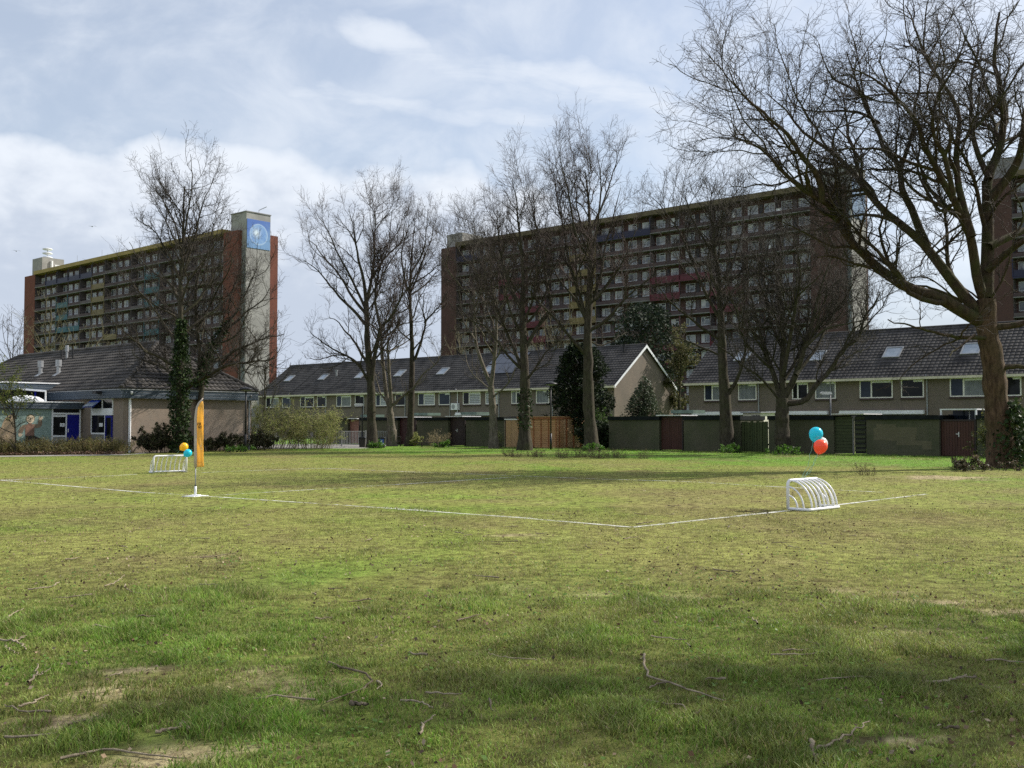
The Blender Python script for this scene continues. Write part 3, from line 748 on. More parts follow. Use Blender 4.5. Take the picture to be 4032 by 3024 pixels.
# green black slatted gate under white corrugated roof
w = WSH+.15; s0, s1 = S_(3285, w, 1700), S_(3409, w, 1700); sm = s0+(s1-s0)*0.62
root = groot('slatted_gate', (s0+s1)/2, w, 'mossy horizontal board gate and louvred panel under a white corrugated roof', 'gate')
q = MB(); q.box(s0+.02, sm-.05, w, w+.03, .05, 1.98); q.build('door', M_GREENH, root)
q = MB()
for i in range(8): q.add([(sm+.05, w-.02, .16+i*.24), (s1-.02, w-.02, .16+i*.24), (s1-.02, w+.06, .30+i*.24), (sm+.05, w+.06, .30+i*.24)], [(0, 1, 2, 3)])
q.box(sm+.05, s1-.02, w+.10, w+.12, .05, 2.0, 1)
q.build('louvre_panel', [M_GREENH, M_BLACK], root)
q = MB(); q.box(sm-.05, sm+.0, w-.03, w+.05, 0, 1.9); q.build('post', M_CONCD, root)
q = MB(); q.box(s0-.05, s1+.02, w-.3, w+2.2, 2.10, 2.15); q.build('roof', M_CORR, root)
# new timber shed and fence
w = WSH-.25; s0, s1 = S_(2042, w, 1700), S_(2193, w, 1700); zt_ = Z_(2100, 1640, w)
root = groot('timber_shed', (s0+s1)/2, w, 'new light timber shed with upright brown battens behind the ivy clad trunk', 'shed')
q = MB(); q.box(s0, s1, w, w+2.5, 0, zt_-.18); q.build('wall', M_NEWW, root)
q = MB(); q.box(s0-.05, s1+.05, w-.08, w+2.6, zt_-.18, zt_-.05, 0); q.box(s0-.08, s1+.08, w-.12, w+2.65, zt_-.05, zt_, 1); q.build('roof', [M_TIMB, M_NEWW], root)
for k in range(6):
    x = s0+.06+(s1-s0-.12)*k/5; q = MB(); q.box(x-.035, x+.035, w-.035, w-.002, 0, zt_-.18); q.build('batten', M_TIMB, root)
w = WSH-.05; a0, a1 = S_(1988, w, 1700), S_(2041, w, 1700)
root = groot('fence_panel', (a0+a1)/2, w, 'smooth tan board panel between brick shed and new timber shed', 'fence panel')
q = MB(); q.box(a0+.08, a1, w, w+.04, 0, zs-.22); q.build('board', M_TAN, root)
q = MB(); q.box(a0, a0+.08, w-.02, w+.06, 0, zs-.12); q.build('post', M_DOORD, root)
q = MB(); q.box(a0, a1, w-.05, w+.12, zs-.20, zs-.12); q.build('top_rail', M_WHITE, root)
# sunlit fence that runs back from the timber shed's corner: it faces right, into the sun
w0 = WSH-.10; sx = S_(2196, w0, 1700)
root = groot('timber_fence', sx, w0, 'sunlit pale plank fence with dark brown posts under the conifer', 'fence')
ps = [G(2196, 1768), G(2292, 1764)]
d = (Vector(gridxy(ps[1])) - Vector(gridxy(ps[0]))); gs, gw = gridxy(ps[0]); L = 3.0
dirv = Vector((0.06, 1.0)).normalized()
q = MB(); nrm = Vector((dirv.y, -dirv.x))
def fp(a, k, z): return (sx + dirv.x*a + nrm.x*k, w0 + dirv.y*a + nrm.y*k, z)
for i in range(13):
    z0 = .06+i*.15
    q.prism([fp(0, 0, z0), fp(L, 0, z0), fp(L, 0, z0+.145), fp(0, 0, z0+.145)], (nrm.x*.022, nrm.y*.022, 0))
q.build('boards', mat('pale_pine', (0.56, 0.36, 0.20), 0.7, 0.2, 3.0), root)
for k in range(5):
    a = .05+k*.72; q = MB(); q.prism([fp(a, .022, 0), fp(a+.10, .022, 0), fp(a+.10, .022, 2.0), fp(a, .022, 2.0)], (nrm.x*.06, nrm.y*.06, 0)); q.build('post', M_TIMB, root)
# ------------------------------------------------------------------ high-rise gallery flats
HZ = 36.3
M_OCHRE = mat('ochre_fascia', (0.30, 0.225, 0.07), 0.7, 0.12, 0.4)
M_OLIVE = mat('olive_brown_fascia', (0.125, 0.10, 0.055), 0.75, 0.2, 0.4)
M_MAROON = mat('maroon_infill', (0.070, 0.037, 0.038), 0.75, 0.22, 0.6)
M_PARA = mat('parapet_plum', (0.062, 0.040, 0.043), 0.7, 0.2, 0.4)
M_PARA2 = mat('parapet_grey', (0.092, 0.075, 0.077), 0.7, 0.2, 0.4)
M_SLAB = mat('slab_edge', (0.17, 0.166, 0.16), 0.8, 0.15, 0.4)
M_TEAL = mat('teal_paint', (0.010, 0.085, 0.105), 0.5, 0.12)
M_GOLD = mat('gold_paint', (0.15, 0.115, 0.04), 0.55, 0.12)
M_NAVY = mat('navy_paint', (0.014, 0.016, 0.045), 0.5, 0.12)
M_CRIM = mat('crimson_paint', (0.085, 0.012, 0.02), 0.5, 0.12)
M_PEDGE = mat('pvc_white', (0.52, 0.53, 0.54), 0.45, 0.05)
PANES = [glassy('flat_pane_a', (0.12, 0.145, 0.17), 0.1, (0.27, 0.295, 0.315), 0.5), glassy('flat_pane_b', (0.215, 0.24, 0.265), 0.12, (0.35, 0.37, 0.37), 0.6),
         glassy('flat_pane_c', (0.03, 0.037, 0.046), 0.06, (0.14, 0.16, 0.18), 0.5), glassy('flat_pane_d', (0.065, 0.08, 0.097), 0.08, (0.26, 0.275, 0.285), 0.7)]
def flat_window_mesh(v, ww=1.75, hh=1.38):
    f = MB(); t_ = 0.09
    f.box(0, ww, -.06, .0, 0, t_, 0); f.box(0, ww, -.06, .0, hh-t_, hh, 0); f.box(0, t_, -.06, 0, t_, hh-t_, 0); f.box(ww-t_, ww, -.06, 0, t_, hh-t_, 0)
    vv = v; v = v % 4; k = (0.5, 0.5, 0.62, 0.38, 0.33, 0.67, 0.5, 0.45)[vv]; f.box(ww*k-.05, ww*k+.05, -.06, 0, t_, hh-t_, 0)
    f.box(t_, ww*k-.05, -.03, -.005, t_, hh-t_, 1); f.box(ww*k+.05, ww-t_, -.03, -.005, t_, hh-t_, 2)
    if vv >= 4: f.box(t_+.02, ww*(.18+.09*(vv-4)), -.037, -.031, hh*(.0+.1*(vv % 2))+t_, hh-t_, 0)
    if v in (1, 3): f.box(ww*k+.05, ww-t_, -.045, -.031, hh*0.68, hh*0.74, 0); f.box(ww*k+.1, ww-t_-.05, -.034, -.031, hh*0.74, hh-t_, 3)
    o = f.build('window', [M_PEDGE, PANES[v], PANES[(v+1) % 4 if v != 1 else 0], M_BLACK])
    me = o.data; bpy.data.objects.remove(o); return me
WM = [flat_window_mesh(v) for v in range(8)]
rr = random.Random(11)
def flats(label, s0, s1, wF, wingL, wingR, fascia, brickm, accents, nfl=12, fh=2.8, depth=8.6, maxwin=96, sview=None, pitch=2.75):
    root = groot('apartment_building', (s0+s1)/2, wF, label, 'apartment building', 'high rise gallery flats')
    a, b_ = s0+wingL, s1-wingR; rec = 1.45; g0 = HZ - 0.25 - nfl*fh
    m = MB(); m.box(a-.05, b_+.05, wF+rec, wF+depth-.4, 0, HZ-.12); m.build('wall', brickm if brickm is M_BROWNRED else M_MAROON, root)
    for (x0, x1) in ((s0, a), (b_, s1)):
        if x1-x0 > .1:
            m = MB(); m.box(x0, x1, wF, wF+depth, 0, HZ-.02); m.build('brick_wing', brickm if brickm is M_BROWNRED else M_RED, root)
    m = MB(); m.box(a+.004, b_-.004, wF-.35, wF+depth-.6, HZ-.10, HZ+.70); m.build('roof_fascia', fascia, root)
    bay = pitch*2; nb = int((b_-a)/bay); bay = (b_-a)/nb
    for i in range(nfl):
        z = g0+i*fh
        m = MB(); m.box(a+.004, b_-.004, wF-.02, wF+rec-.003, z-.16, z); m.build('gallery_slab', M_SLAB, root)
        m = MB()
        for k in range(nb):
            ac = accents.get((nfl-1-i, k)); mi = {None: 0, 'teal': 2, 'gold': 3, 'navy': 4, 'crim': 5}[ac]
            if ac is None and (i*7+k*3) % 5 == 0: mi = 1
            m.box(a+k*bay+.03, a+(k+1)*bay-.03, wF+.02, wF+.07, z+.05, z+(.9 if ac else .52), mi)
            m.box(a+k*bay+.03, a+(k+1)*bay-.03, wF, wF+.09, z+1.0, z+1.035, mi if ac else 1)
            if ac: m.box(a+k*bay, a+(k+1)*bay, wF-.06, wF-.021, z-.24, z+.02, mi); m.box(a+k*bay-.07, a+k*bay+.07, wF-.07, wF+.02, z+.02, z+fh-.3, mi); m.box(a+(k+1)*bay-.07, a+(k+1)*bay+.07, wF-.07, wF+.02, z+.02, z+fh-.3, mi)
        m.build('balcony', [M_PARA, M_PARA2, M_TEAL, M_GOLD, M_NAVY, M_CRIM], root)
    m = MB()
    for q_ in range(90):
        i, x = rr.randrange(nfl), rr.uniform(a+.5, b_-1.5); z = g0+i*fh+.004; wd_ = rr.uniform(.25, .9); hh_ = rr.uniform(.3, 1.35)
        m.box(x, x+wd_, wF+.3, wF+.3+rr.uniform(.2, .5), z, z+hh_, rr.randrange(5))
    o = m.build('gallery_clutter', [M_SLAB, M_BLACK, M_PARA2, M_WHITE, M_CONCD], root); o['kind'] = 'stuff'
    m = MB()
    for k in range(nb+1):
        x = a+k*bay; m.box(x-.06, x+.06, wF+.10, wF+.24, g0, HZ-.12)
        if k % 2 == 0: m.box(x-.05, x+.05, wF+.25, wF+rec-.003, g0, HZ-.12)
    m.build('gallery_post', M_PARA2, root)
    cells = [(i, k) for i in range(nfl) for k in range(nb*2)]
    cells.sort(key=lambda c: -(c[0]*fh) + abs((a+(c[1]+.5)*bay/2) - (sview if sview is not None else s1))*0.35)
    rest = MB(); nwin = 0; doors = {0: MB(), 1: MB()}
    for (i, k) in cells:
        z = g0+i*fh+0.86; x = a+k*bay/2+0.38; v = rr.randrange(8)
        if rr.random() < .08: v = 2
        if k % 2 == 0:
            doors[(i+k//2) % 2].box(x+1.95, x+2.55, wF+rec-.06, wF+rec-.004, z-.80, z+1.38)
        if nwin < maxwin:
            o = bpy.data.objects.new('window', WM[v]); COL.objects.link(o); o.parent = root
            o.location = (x-(s0+s1)/2, rec-.004, z); nwin += 1
        else:
            me = WM[v]; vs = [(q.co.x+x, q.co.y+wF+rec-.004, q.co.z+z) for q in me.vertices]
            bse = len(rest.v); rest.v += vs
            for pl in me.polygons: rest.f.append(tuple(t+bse for t in pl.vertices)); rest.m.append({0: 0, 1: 1+v % 4, 2: 1+((v % 4+1) % 4 if v % 4 != 1 else 0), 3: 5}[pl.material_index])
    if rest.v:
        o = rest.build('window', [M_PEDGE, *PANES, M_BLACK], root); o['kind'] = 'stuff'
    for k, mt in ((0, M_BLACK), (1, M_PARA2)):
        o = doors[k].build('door', mt, root); o['kind'] = 'stuff'
    return root
def roofbox(root, name, s0, s1, w0, w1, z0, z1, mtl):
    m = MB(); m.box(s0, s1, w0, w1, z0, z1); return m.build(name, mtl, root)

# left block: ochre roof edge, tower with a blue picture
w1 = gridxy(G(937, 905, HZ))[1]
sR1, sL1 = S_(937, w1, 1000), S_(97, w1, 1100)
acc = {(4, 2): 'teal', (4, 3): 'teal'}
nb1 = int((sR1-sL1-10)/5.5)
for f in range(2, 4):
    for k in (2,): acc[(f, k)] = 'teal'
    acc[(f, 9)] = 'teal'
acc.update({(2, 3): None, (1, 5): 'gold', (2, 5): 'gold', (3, 5): 'gold', (0, 1): 'navy', (0, 2): 'navy', (0, 3): 'navy', (0, 4): 'navy', (5, 9): 'teal', (6, 2): 'teal', (7, 2): 'teal', (1, 9): 'teal', (6, 9): 'teal', (5, 6): 'gold'})
acc = {k: v for k, v in acc.items() if v}
B1 = flats('left high rise with an ochre roof edge and a blue picture on its lift tower', sL1, sR1, w1, 5.6, 4.7, M_OCHRE, M_RED, acc, sview=(sL1+sR1)/2-16)
wT = w1+0.8; sT = S_(970, wT, 900); zT = Z_(970, 833, wT); wT2 = W_(1065, sT, 900)
m = MB(); m.box(S_(910, wT, 900), sT, wT, wT2, 0, zT); tw = m.build('lift_tower', M_CONC, B1)
m = MB(); m.box(S_(910, wT, 900)-.1, sT+.1, wT-.1, wT2+.1, zT, zT+.18); m.build('parapet', M_CONCD, tw)
m = MB(); x0, x1 = sR1+.1, sT-.35
m.box(x0, x1, wT-.09, wT-.003, 0.5, 33.5, 0)
for i in range(13): m.box(x0-.05, x1+.05, wT-.16, wT-.091, i*2.75, i*2.75+.35, 1)
m.build('stair_glazing', [glassy('stair_glass', (0.12, 0.15, 0.17), 0.08, (0.22, 0.24, 0.25)), M_CONCD], tw)
mm, t, b, _ = new_mat('sky_picture')
co = objco(t); sp = t.nodes.new('ShaderNodeSeparateXYZ'); t.links.new(co, sp.inputs[0])
pz0, pz1 = Z_(1018, 980, (wT+wT2)/2), Z_(1018, 868, (wT+wT2)/2)
cyc, czc = (wT+wT2)/2 - w1, (pz0+pz1)/2; rad_ = (wT2-wT)*0.36
yy, zz2 = N(sp.outputs[1]) - cyc, N(sp.outputs[2]) - czc
rr_ = N.op('SQRT', yy*yy + zz2*zz2) * (1/rad_)
disc = 1.0 - smooth(rr_, 0.96, 1.02)
ring = gauss(rr_, 1.0, 0.05)
hy, hz = yy + rad_*0.25, zz2 - rad_*0.12
hl = N.op('EXPONENT', (hy*hy + hz*hz) * (-1/(rad_*0.42)**2))
cl = noise(co, 0.9, 5.0, 0.65)
bgc = mixcol(smooth(zz2*0.12 + cl*0.5 + yy*-0.05, 0.0, 0.55), (0.14, 0.28, 0.50), (0.045, 0.13, 0.42))
c = mixcol(disc * 0.85, bgc, mixcol(smooth(cl, 0.35, 0.65), (0.10, 0.24, 0.55), (0.22, 0.38, 0.62)))
c = mixcol(disc * hl, c, (0.62, 0.72, 0.80)); c = mixcol(ring * 0.7, c, (0.42, 0.55, 0.70))
t.links.new(c, b.inputs['Base Color']); b.inputs['Roughness'].default_value = 0.5
m = MB(); m.box(sT+.004, sT+.08, wT+.12, wT2-.12, pz0, pz1); m.build('picture_panel', mm, tw)
m = MB(); m.tube([(sT-2.2, wT2-1, zT), (sT-2.2, wT2-1, zT+1.2), (sT+.2, wT2-1, zT+1.5)], .06, 6); m.build('roof_arm', M_ZINC, tw)
wp = w1+2.0; sp0, sp1 = S_(128, wp, 1030), S_(166, wp, 1030); zp = Z_(166, 1012, wp)
pent = roofbox(B1, 'penthouse', sp0, sp1, wp, min(W_(252, sp1, 1030), w1+9.5), HZ-.1, zp, M_CONC)
m = MB(); sx_, wx_ = S_(187, wp+3, 1000), wp+3; zb = Z_(187, 976, wx_)
m.tube([(sx_, wx_, zp), (sx_, wx_, zb)], .12, 8); 
for k in range(3):
    z_ = zb-.35-k*1.02; m.lathe([(0.15, z_-.35), (.95, z_-.18), (1.22, z_), (.95, z_+.18), (.15, z_+.33)], (sx_, wx_, 0), 16)
m.build('siren', M_WHITE, pent, True)
m = MB(); m.tube([(sp1+.12, wp+2.2, zp-3.0), (sp1+.12, wp+2.2, zp-.7)], .3, 10); m.box(sp1+.003, sp1+.06, wp+3.0, wp+5.4, zp-2.6, zp-1.5); m.build('flue', M_WHITE, pent)
m = MB()
for px in (305, 402, 470, 620): q = S_(px, w1+4, 980); m.tube([(q, w1+4, HZ+.6), (q, w1+4, HZ+3.6)], .03, 5)
m.build('antenna', M_ZINC, B1)

# middle block
w2_ = gridxy(G(1737, 979, HZ))[1]
sL2b, sR2b = S_(1737, w2_, 1100), S_(3326, w2_, 1000)
acc2 = {(0, 0): 'navy', (6, 3): 'crim', (7, 3): 'crim', (5, 3): 'crim', (8, 3): 'crim', (4, 3): 'crim', (1, 5): 'gold', (2, 5): 'gold', (3, 5): 'gold', (4, 5): 'gold', (5, 5): 'gold',
        (0, 6): 'navy', (0, 7): 'navy', (3, 8): 'crim', (4, 8): 'crim', (6, 8): 'crim', (7, 8): 'crim', (8, 8): 'crim', (9, 8): 'crim', (3, 9): 'crim', (4, 10): 'crim', (5, 10): 'crim', (7, 10): 'crim', (2, 2): 'crim', (3, 2): 'crim'}
B2 = flats('long middle high rise behind the terraces, seen through bare trees', sL2b, sR2b, w2_, 4.2, 5.2, M_OLIVE, M_BROWNRED, acc2, sview=(sL2b+sR2b)/2)
wT = w2_+0.8; sT = S_(3350, wT, 700); zT = Z_(3351, 650, wT); wT2 = max(W_(3407, sT, 700), wT+4)
m = MB(); m.box(S_(3222, wT, 700), sT, wT, wT2, 0, zT); tw2 = m.build('lift_tower', M_CONC, B2)
m = MB(); m.box(S_(3222, wT, 700)-.1, sT+.1, wT-.1, wT2+.1, zT, zT+.18); m.build('parapet', M_CONCD, tw2)
m = MB(); x0, x1 = sR2b+.1, sT-.2
if x1 > x0+.2:
    m.box(x0, x1, wT-.09, wT-.003, 0.5, 34, 0)
    for i in range(13): m.box(x0-.05, x1+.05, wT-.16, wT-.091, i*2.75, i*2.75+.35, 1)
    m.build('stair_glazing', [MATS['stair_glass'], M_CONCD], tw2)
m = MB(); m.box(sT+.004, sT+.08, wT+.3, wT2-.3, zT-7.5, zT-1.6); m.build('picture_panel', glassy('blue_picture', (0.05, 0.11, 0.22), 0.4, (0.16, 0.24, 0.34), 0.5), tw2)
wp = w2_+2; sp0, sp1 = S_(1760, wp, 940), S_(1821, wp, 940); zp = Z_(1821, 915, wp)
roofbox(B2, 'penthouse', sp0, sp1, wp, min(W_(1895, sp1, 940), w2_+9.6), HZ-.1, zp, M_CONC)
# right block, mostly out of frame
w3 = gridxy(G(3868, 711, HZ))[1]; sL3 = S_(3868, w3, 900)
acc3 = {(3, 1): 'navy', (5, 1): 'crim', (4, 0): 'navy'}
B3 = flats('far right high rise behind the plane tree', sL3, sL3+30, w3, 3.9, 0, M_OLIVE, M_BROWNRED, acc3, maxwin=60, sview=sL3)
wp = w3+2; sp0 = S_(3885, wp, 690); roofbox(B3, 'penthouse', sp0, sp0+5.5, wp, wp+6, HZ-.1, HZ+3.2, M_CONCD)

# ------------------------------------------------------------------ the school
def hit(px, py, pt, nr):
    d = ray(px, py); pt = Vector(pt); nr = Vector(nr); return EYE + d*((pt-EYE).dot(nr)/d.dot(nr))
s_a = S_(325, SC_W, 1600); WR = W_(990, SC_S, 1600)
zEs = Z_(485, 1535, SC_W); zFb = Z_(485, 1568, SC_W)
wr = SC_W + (WR-SC_W)/2
pr = Wp(621, 1352, wr); zRs = pr.z; s_rr = pr.dot(ES); s_rl = S_(75, wr, 1402)
ov = 0.28
cut = SC_S + ov - s_rr; sLs = s_rl - cut
SCHOOL = groot('school_building', SC_S, SC_W, 'low brick school with hipped tile roof and a tile picture of a waving figure', 'school')
m = MB(); m.box(sLs+ov, SC_S, SC_W, WR, 0, zFb); m.build('wall', M_SCHOOL, SCHOOL)
m = MB()
m.box(sLs, SC_S+ov, SC_W-ov, WR+ov, zFb, zEs, 0); m.box(sLs-.02, SC_S+ov+.03, SC_W-ov-.03, WR+ov+.03, zEs, zEs+.05, 1)
m.build('fascia', [M_CLAD, M_ZINC], SCHOOL)
run, rise = wr-(SC_W-ov), zRs-zEs-.06
z0_ = zEs+.06; Ls = SC_S+ov-sLs; Lw = WR-SC_W+2*ov
panels = []
V, Fc = roof_panel(Ls, run, rise, cut, cut, 0.30, 0.36, 4, 0.05, 0.06); panels.append((place(V, (sLs, SC_W-ov, z0_), (1, 0, 0), (0, 1, 0)), Fc))
panels.append((place(V, (SC_S+ov, WR+ov, z0_), (-1, 0, 0), (0, -1, 0)), Fc))
V, Fc = roof_panel(Lw, cut, rise, Lw/2, Lw/2, 0.30, 0.36, 4, 0.05, 0.06)
panels.append((place(V, (SC_S+ov, SC_W-ov, z0_), (0, 1, 0), (-1, 0, 0)), Fc)); panels.append((place(V, (sLs, WR+ov, z0_), (0, -1, 0), (1, 0, 0)), Fc))
rf = roof_obj(panels, 'roof', M_TILE2, SCHOOL)
m = MB()
A_, B_, C_, D_ = (SC_S+ov, SC_W-ov, z0_+.06), (s_rr, wr, zRs+.06), (SC_S+ov, WR+ov, z0_+.06), (s_rl, wr, zRs+.06)
def caps(p, q):
    p, q = Vector(p), Vector(q); n = max(2, int((q-p).length/0.33))
    for i in range(n):
        m.tube([p+(q-p)*(i/n), p+(q-p)*((i+1.08)/n)], [.145, .11], 8)
caps(A_, B_); caps(C_, B_); caps(D_, B_); caps((sLs, SC_W-ov, z0_+.06), D_)
m.build('ridge_tiles', M_TILE2, rf)
rn = Vector((0, -rise, run)).normalized(); rnw = (EW*rn.y + Vector((0, 0, rn.z))); rpt = grid(SC_S, SC_W-ov, z0_)
for px, py, h, r_, mt, dsc in ((159, 1477, 0.95, .16, M_ZINC, 1), (230, 1475, 0.95, .16, M_ZINC, 1), (241, 1422, .75, .07, M_BLACK, 0), (286, 1417, .75, .07, M_BLACK, 0), (263, 1415, .95, .10, M_ZINC, 0)):
    p = hit(px, py, rpt, rnw); gs_, gw_ = gridxy(p)
    m = MB(); m.tube([(gs_, gw_, p.z-.3), (gs_, gw_, p.z+h*.55)], r_*.75, 10); m.tube([(gs_, gw_, p.z+h*.55), (gs_, gw_, p.z+h)], r_*1.15, 10)
    if dsc: m.prism([(gs_-.22, gw_-.3, p.z-.3*rise/run+.10), (gs_+.22, gw_-.3, p.z-.3*rise/run+.10), (gs_+.22, gw_+.1, p.z+.1*rise/run+.10), (gs_-.22, gw_+.1, p.z+.1*rise/run+.10)], (0, 0, .03))
    m.build('flue', mt, rf)
for px, pw in ((494, SC_W), (0, 0)):
    if px:
        m = MB(); q = SC_S+.09; m.tube([(q, SC_W+.35, 0), (q, SC_W+.35, zFb), (q+.2, SC_W+.35, zEs-.1)], .075, 8); m.build('downpipe', M_WHITE, SCHOOL)
m = MB(); q = W_(981, SC_S+.1, 1650); m.tube([(SC_S+.1, q, 0), (SC_S+.1, q, zFb), (SC_S+.33, q, zEs-.15)], .06, 8); m.build('downpipe', M_ZINC, SCHOOL)
m = MB(); q = S_(395, SC_W-ov, 1550); m.box(q-.25, q+.2, SC_W-ov-.35, SC_W-ov-.003, zFb+.28, zFb+.42); m.build('wall_lamp', M_BLACK, SCHOOL)
# window and door group in the short front wall
def sc(px): return S_(px, SC_W, 1620)
def scz(py): return Z_(404, py, SC_W)
m = MB(); y0 = SC_W-.06; y1 = SC_W-.002
zt_, zm1, zm2, zbm = scz(1573), scz(1611), scz(1635), scz(1706)
a, b_, mid = sc(362), sc(447), sc(417)
m.box(a, b_, y0, y1, zt_, zt_+.07); m.box(a, a+.06, y0, y1, zbm, zt_); m.box(b_-.05, b_, y0, y1, zm2, zt_); m.box(a+.06, b_-.05, y0, y1, zm2, zm1+.04)
m.box(sc(405)-.04, sc(405)+.04, y0, y1, zm1+.04, zt_); m.box(mid-.04, mid+.04, y0, y1, 0, zm2); m.box(a+.06, mid-.04, y0, y1, zbm-.06, zbm+.03)
wfm = m.build('window', M_WHITE, SCHOOL)
m = MB(); m.box(sc(405)+.04, b_-.05, y1-.02, y1-.005, zm1+.04, zt_); m.box(a+.06, mid-.04, y1-.02, y1-.005, zbm+.03, zm2); m.box(a+.06, sc(405)-.04, y1-.02, y1-.005, zm1+.04, zt_); m.build('pane', M_GLASS, wfm)
m = MB(); hx0, hx1 = a+.02, sc(404); m.prism([(hx0, y0-.02, zt_-.02), (hx1, y0-.02, zt_-.02), (hx1, y0-.50, zm1+.12), (hx0, y0-.50, zm1+.12)], (0, -.03, -.02), 0)
m.prism([(hx0+.05, y0-.045, zt_-.07), (hx1-.05, y0-.045, zt_-.07), (hx1-.05, y0-.525, zm1+.16), (hx0+.05, y0-.525, zm1+.16)], (0, -.012, .0), 1)
m.build('open_sash', [mat('blue_sash', (0.03, 0.06, 0.30), 0.4), M_SKYL], wfm)
m = MB(); m.box(a+.06, mid-.06, y1-.03, y1-.008, .1, zbm-.07); m.build('infill', M_CONCD, wfm)
dr = MB(); dr.box(mid+.05, mid+.13, y0-.01, y1, .05, zm2-.02); dr.box(b_-.13, b_-.05, y0-.01, y1, .05, zm2-.02); dr.box(mid+.13, b_-.13, y0-.01, y1, zm2-.14, zm2-.02); dr.box(mid+.13, b_-.13, y0-.01, y1, .05, .7)
do = dr.build('door', M_BLUE, SCHOOL); q = MB(); q.box(mid+.13, b_-.13, y1-.02, y1-.006, .7, zm2-.14); q.build('pane', M_GLASS, do)
m = MB(); m.box(sc(393), sc(407), y1-.026, y1-.021, scz(1680), scz(1666)); m.build('notice', M_WHITE, wfm)
# annex with the tile picture: its wall faces right
wa0 = SC_W-10.0; zaT, zaB = Z_(323, 1587, SC_W), Z_(323, 1611, SC_W)
m = MB(); m.box(s_a-8, s_a, wa0, SC_W-.003, 0, zaB); m.build('annex_wall', M_SCHOOL, SCHOOL)
m = MB(); m.box(s_a-8.2, s_a+.22, wa0-.2, SC_W-.003, zaB, zaT, 0); m.box(s_a-8.2, s_a+.25, wa0-.25, SC_W-.003, zaT, zaT+.06, 1); m.build('fascia', [M_CLAD, M_WHITE], SCHOOL)
s_b = S_(211, SC_W, 1520); zu1, zu0 = Z_(211, 1512, SC_W), Z_(211, 1538, SC_W)
m = MB(); m.box(s_b-6, s_b, wa0, SC_W+1.2, zu0, zu1, 0); m.box(s_b-6, s_b+.04, wa0-.04, SC_W+1.2, zu1, zu1+.07, 1); m.build('upper_fascia', [M_CLAD, M_WHITE], SCHOOL)
m = MB(); m.box(s_b-5.6, s_b-.35, wa0+.3, SC_W-.003, zaT+.06, zu0, 0)
for k in range(4): m.box(s_b-.35, s_b-.28, wa0+1.2+k*2.6, wa0+1.28+k*2.6, zaT+.06, zu0, 1)
m.build('clerestory', [M_GLASS, M_BLUE], SCHOOL)
q = hit(110, 1582, grid(s_a-.9, 0, 0), ES); qw = q.dot(EW)
m = MB(); m.lathe([(1.0, 0), (.95, .12), (.7, .27), (.3, .36), (0.02, .38)], (s_a-1.2, qw, zaT+.05), 20); m.build('roof_dome', M_WHITE, SCHOOL, True)
q = W_(181, s_a-.05, 1560); m = MB(); m.tube([(s_b+.1, q, zu0+.05), (s_a-.1, q, zu0-.15), (s_a-.1, q, zaT+.06)], .05, 8); m.build('downpipe', M_WHITE, SCHOOL)
def aw(px, py=1650): return W_(px, s_a, py)
def az_(px, py): return Sp(px, py, s_a).z
m = MB(); x0, x1 = s_a+.003, s_a+.07
wl, wd0, wd1 = aw(202), aw(257), aw(316); zt1, zt0 = zaB-.02, az_(260, 1628)
m.box(x0, x1, wl, wl+.08, .0, zt1); m.box(x0, x1, wd1-.08, wd1, 0, zt1); m.box(x0, x1, wl+.08, wd1-.08, zt0-.06, zt0+.04); m.box(x0, x1, wd0, wd0+.07, 0, zt0-.06)
m.box(x0, x1, wl+.08, wd0, az_(230, 1717)-.05, az_(230, 1717)+.05); m.box(x0, x1, wl+.08, wd0, zt0-.2, zt0-.10)
wf = m.build('window', M_WHITE, SCHOOL)
m = MB(); m.box(s_a+.004, s_a+.02, wl+.08, wd1-.08, zt0+.04, zt1); m.box(s_a+.004, s_a+.02, wl+.08, wd0, az_(230, 1717)+.05, zt0-.06); m.build('pane', M_GLASS, wf)
m = MB(); m.box(s_a+.004, s_a+.03, wl+.08, wd0, 0.05, az_(230, 1717)-.05); m.build('infill', M_CONC, wf)
m = MB(); m.box(s_a+.021, s_a+.026, aw(236), aw(254), az_(245, 1680), az_(245, 1666), 0); m.box(s_a+.027, s_a+.029, aw(243), aw(246), az_(245, 1676), az_(245, 1671), 1); m.build('notice', [M_WHITE, M_NAVY], wf)
m = MB(); m.box(s_a+.006, s_a+.05, wd0+.07, wd1-.08, .05, zt0-.06); dd = m.build('door', M_BLUE, SCHOOL)
m = MB(); m.box(s_a+.051, s_a+.09, wd0+.13, wd0+.17, az_(262, 1702), az_(262, 1688)); m.build('handle', M_WHITE, dd)
# tile picture: green tiles with a waving figure and a bird-like animal
mm, t, b, _ = new_mat('green_tiles')
co = objco(t); sp = t.nodes.new('ShaderNodeSeparateXYZ'); t.links.new(co, sp.inputs[0])
bt = t.nodes.new('ShaderNodeTexBrick'); t.links.new(combine(N(sp.outputs[1]), N(sp.outputs[2]), 0.0), bt.inputs['Vector'])
bt.inputs['Scale'].default_value = 1; bt.inputs['Brick Width'].default_value = .11; bt.inputs['Row Height'].default_value = .11; bt.inputs['Mortar Size'].default_value = .006; bt.offset = 0.3
bt.inputs['Color1'].default_value = (.22, .30, .27, 1); bt.inputs['Color2'].default_value = (.31, .40, .355, 1); bt.inputs['Mortar'].default_value = (.12, .2, .18, 1)
t.links.new(bt.outputs['Color'], b.inputs['Base Color']); b.inputs['Roughness'].default_value = .35
m = MB(); m.box(s_a+.004, s_a+.02, wa0+.02, wl-.01, .02, zaB-.02); mural = m.build('tile_picture', mm, SCHOOL)
sc_ = 330/2212.0
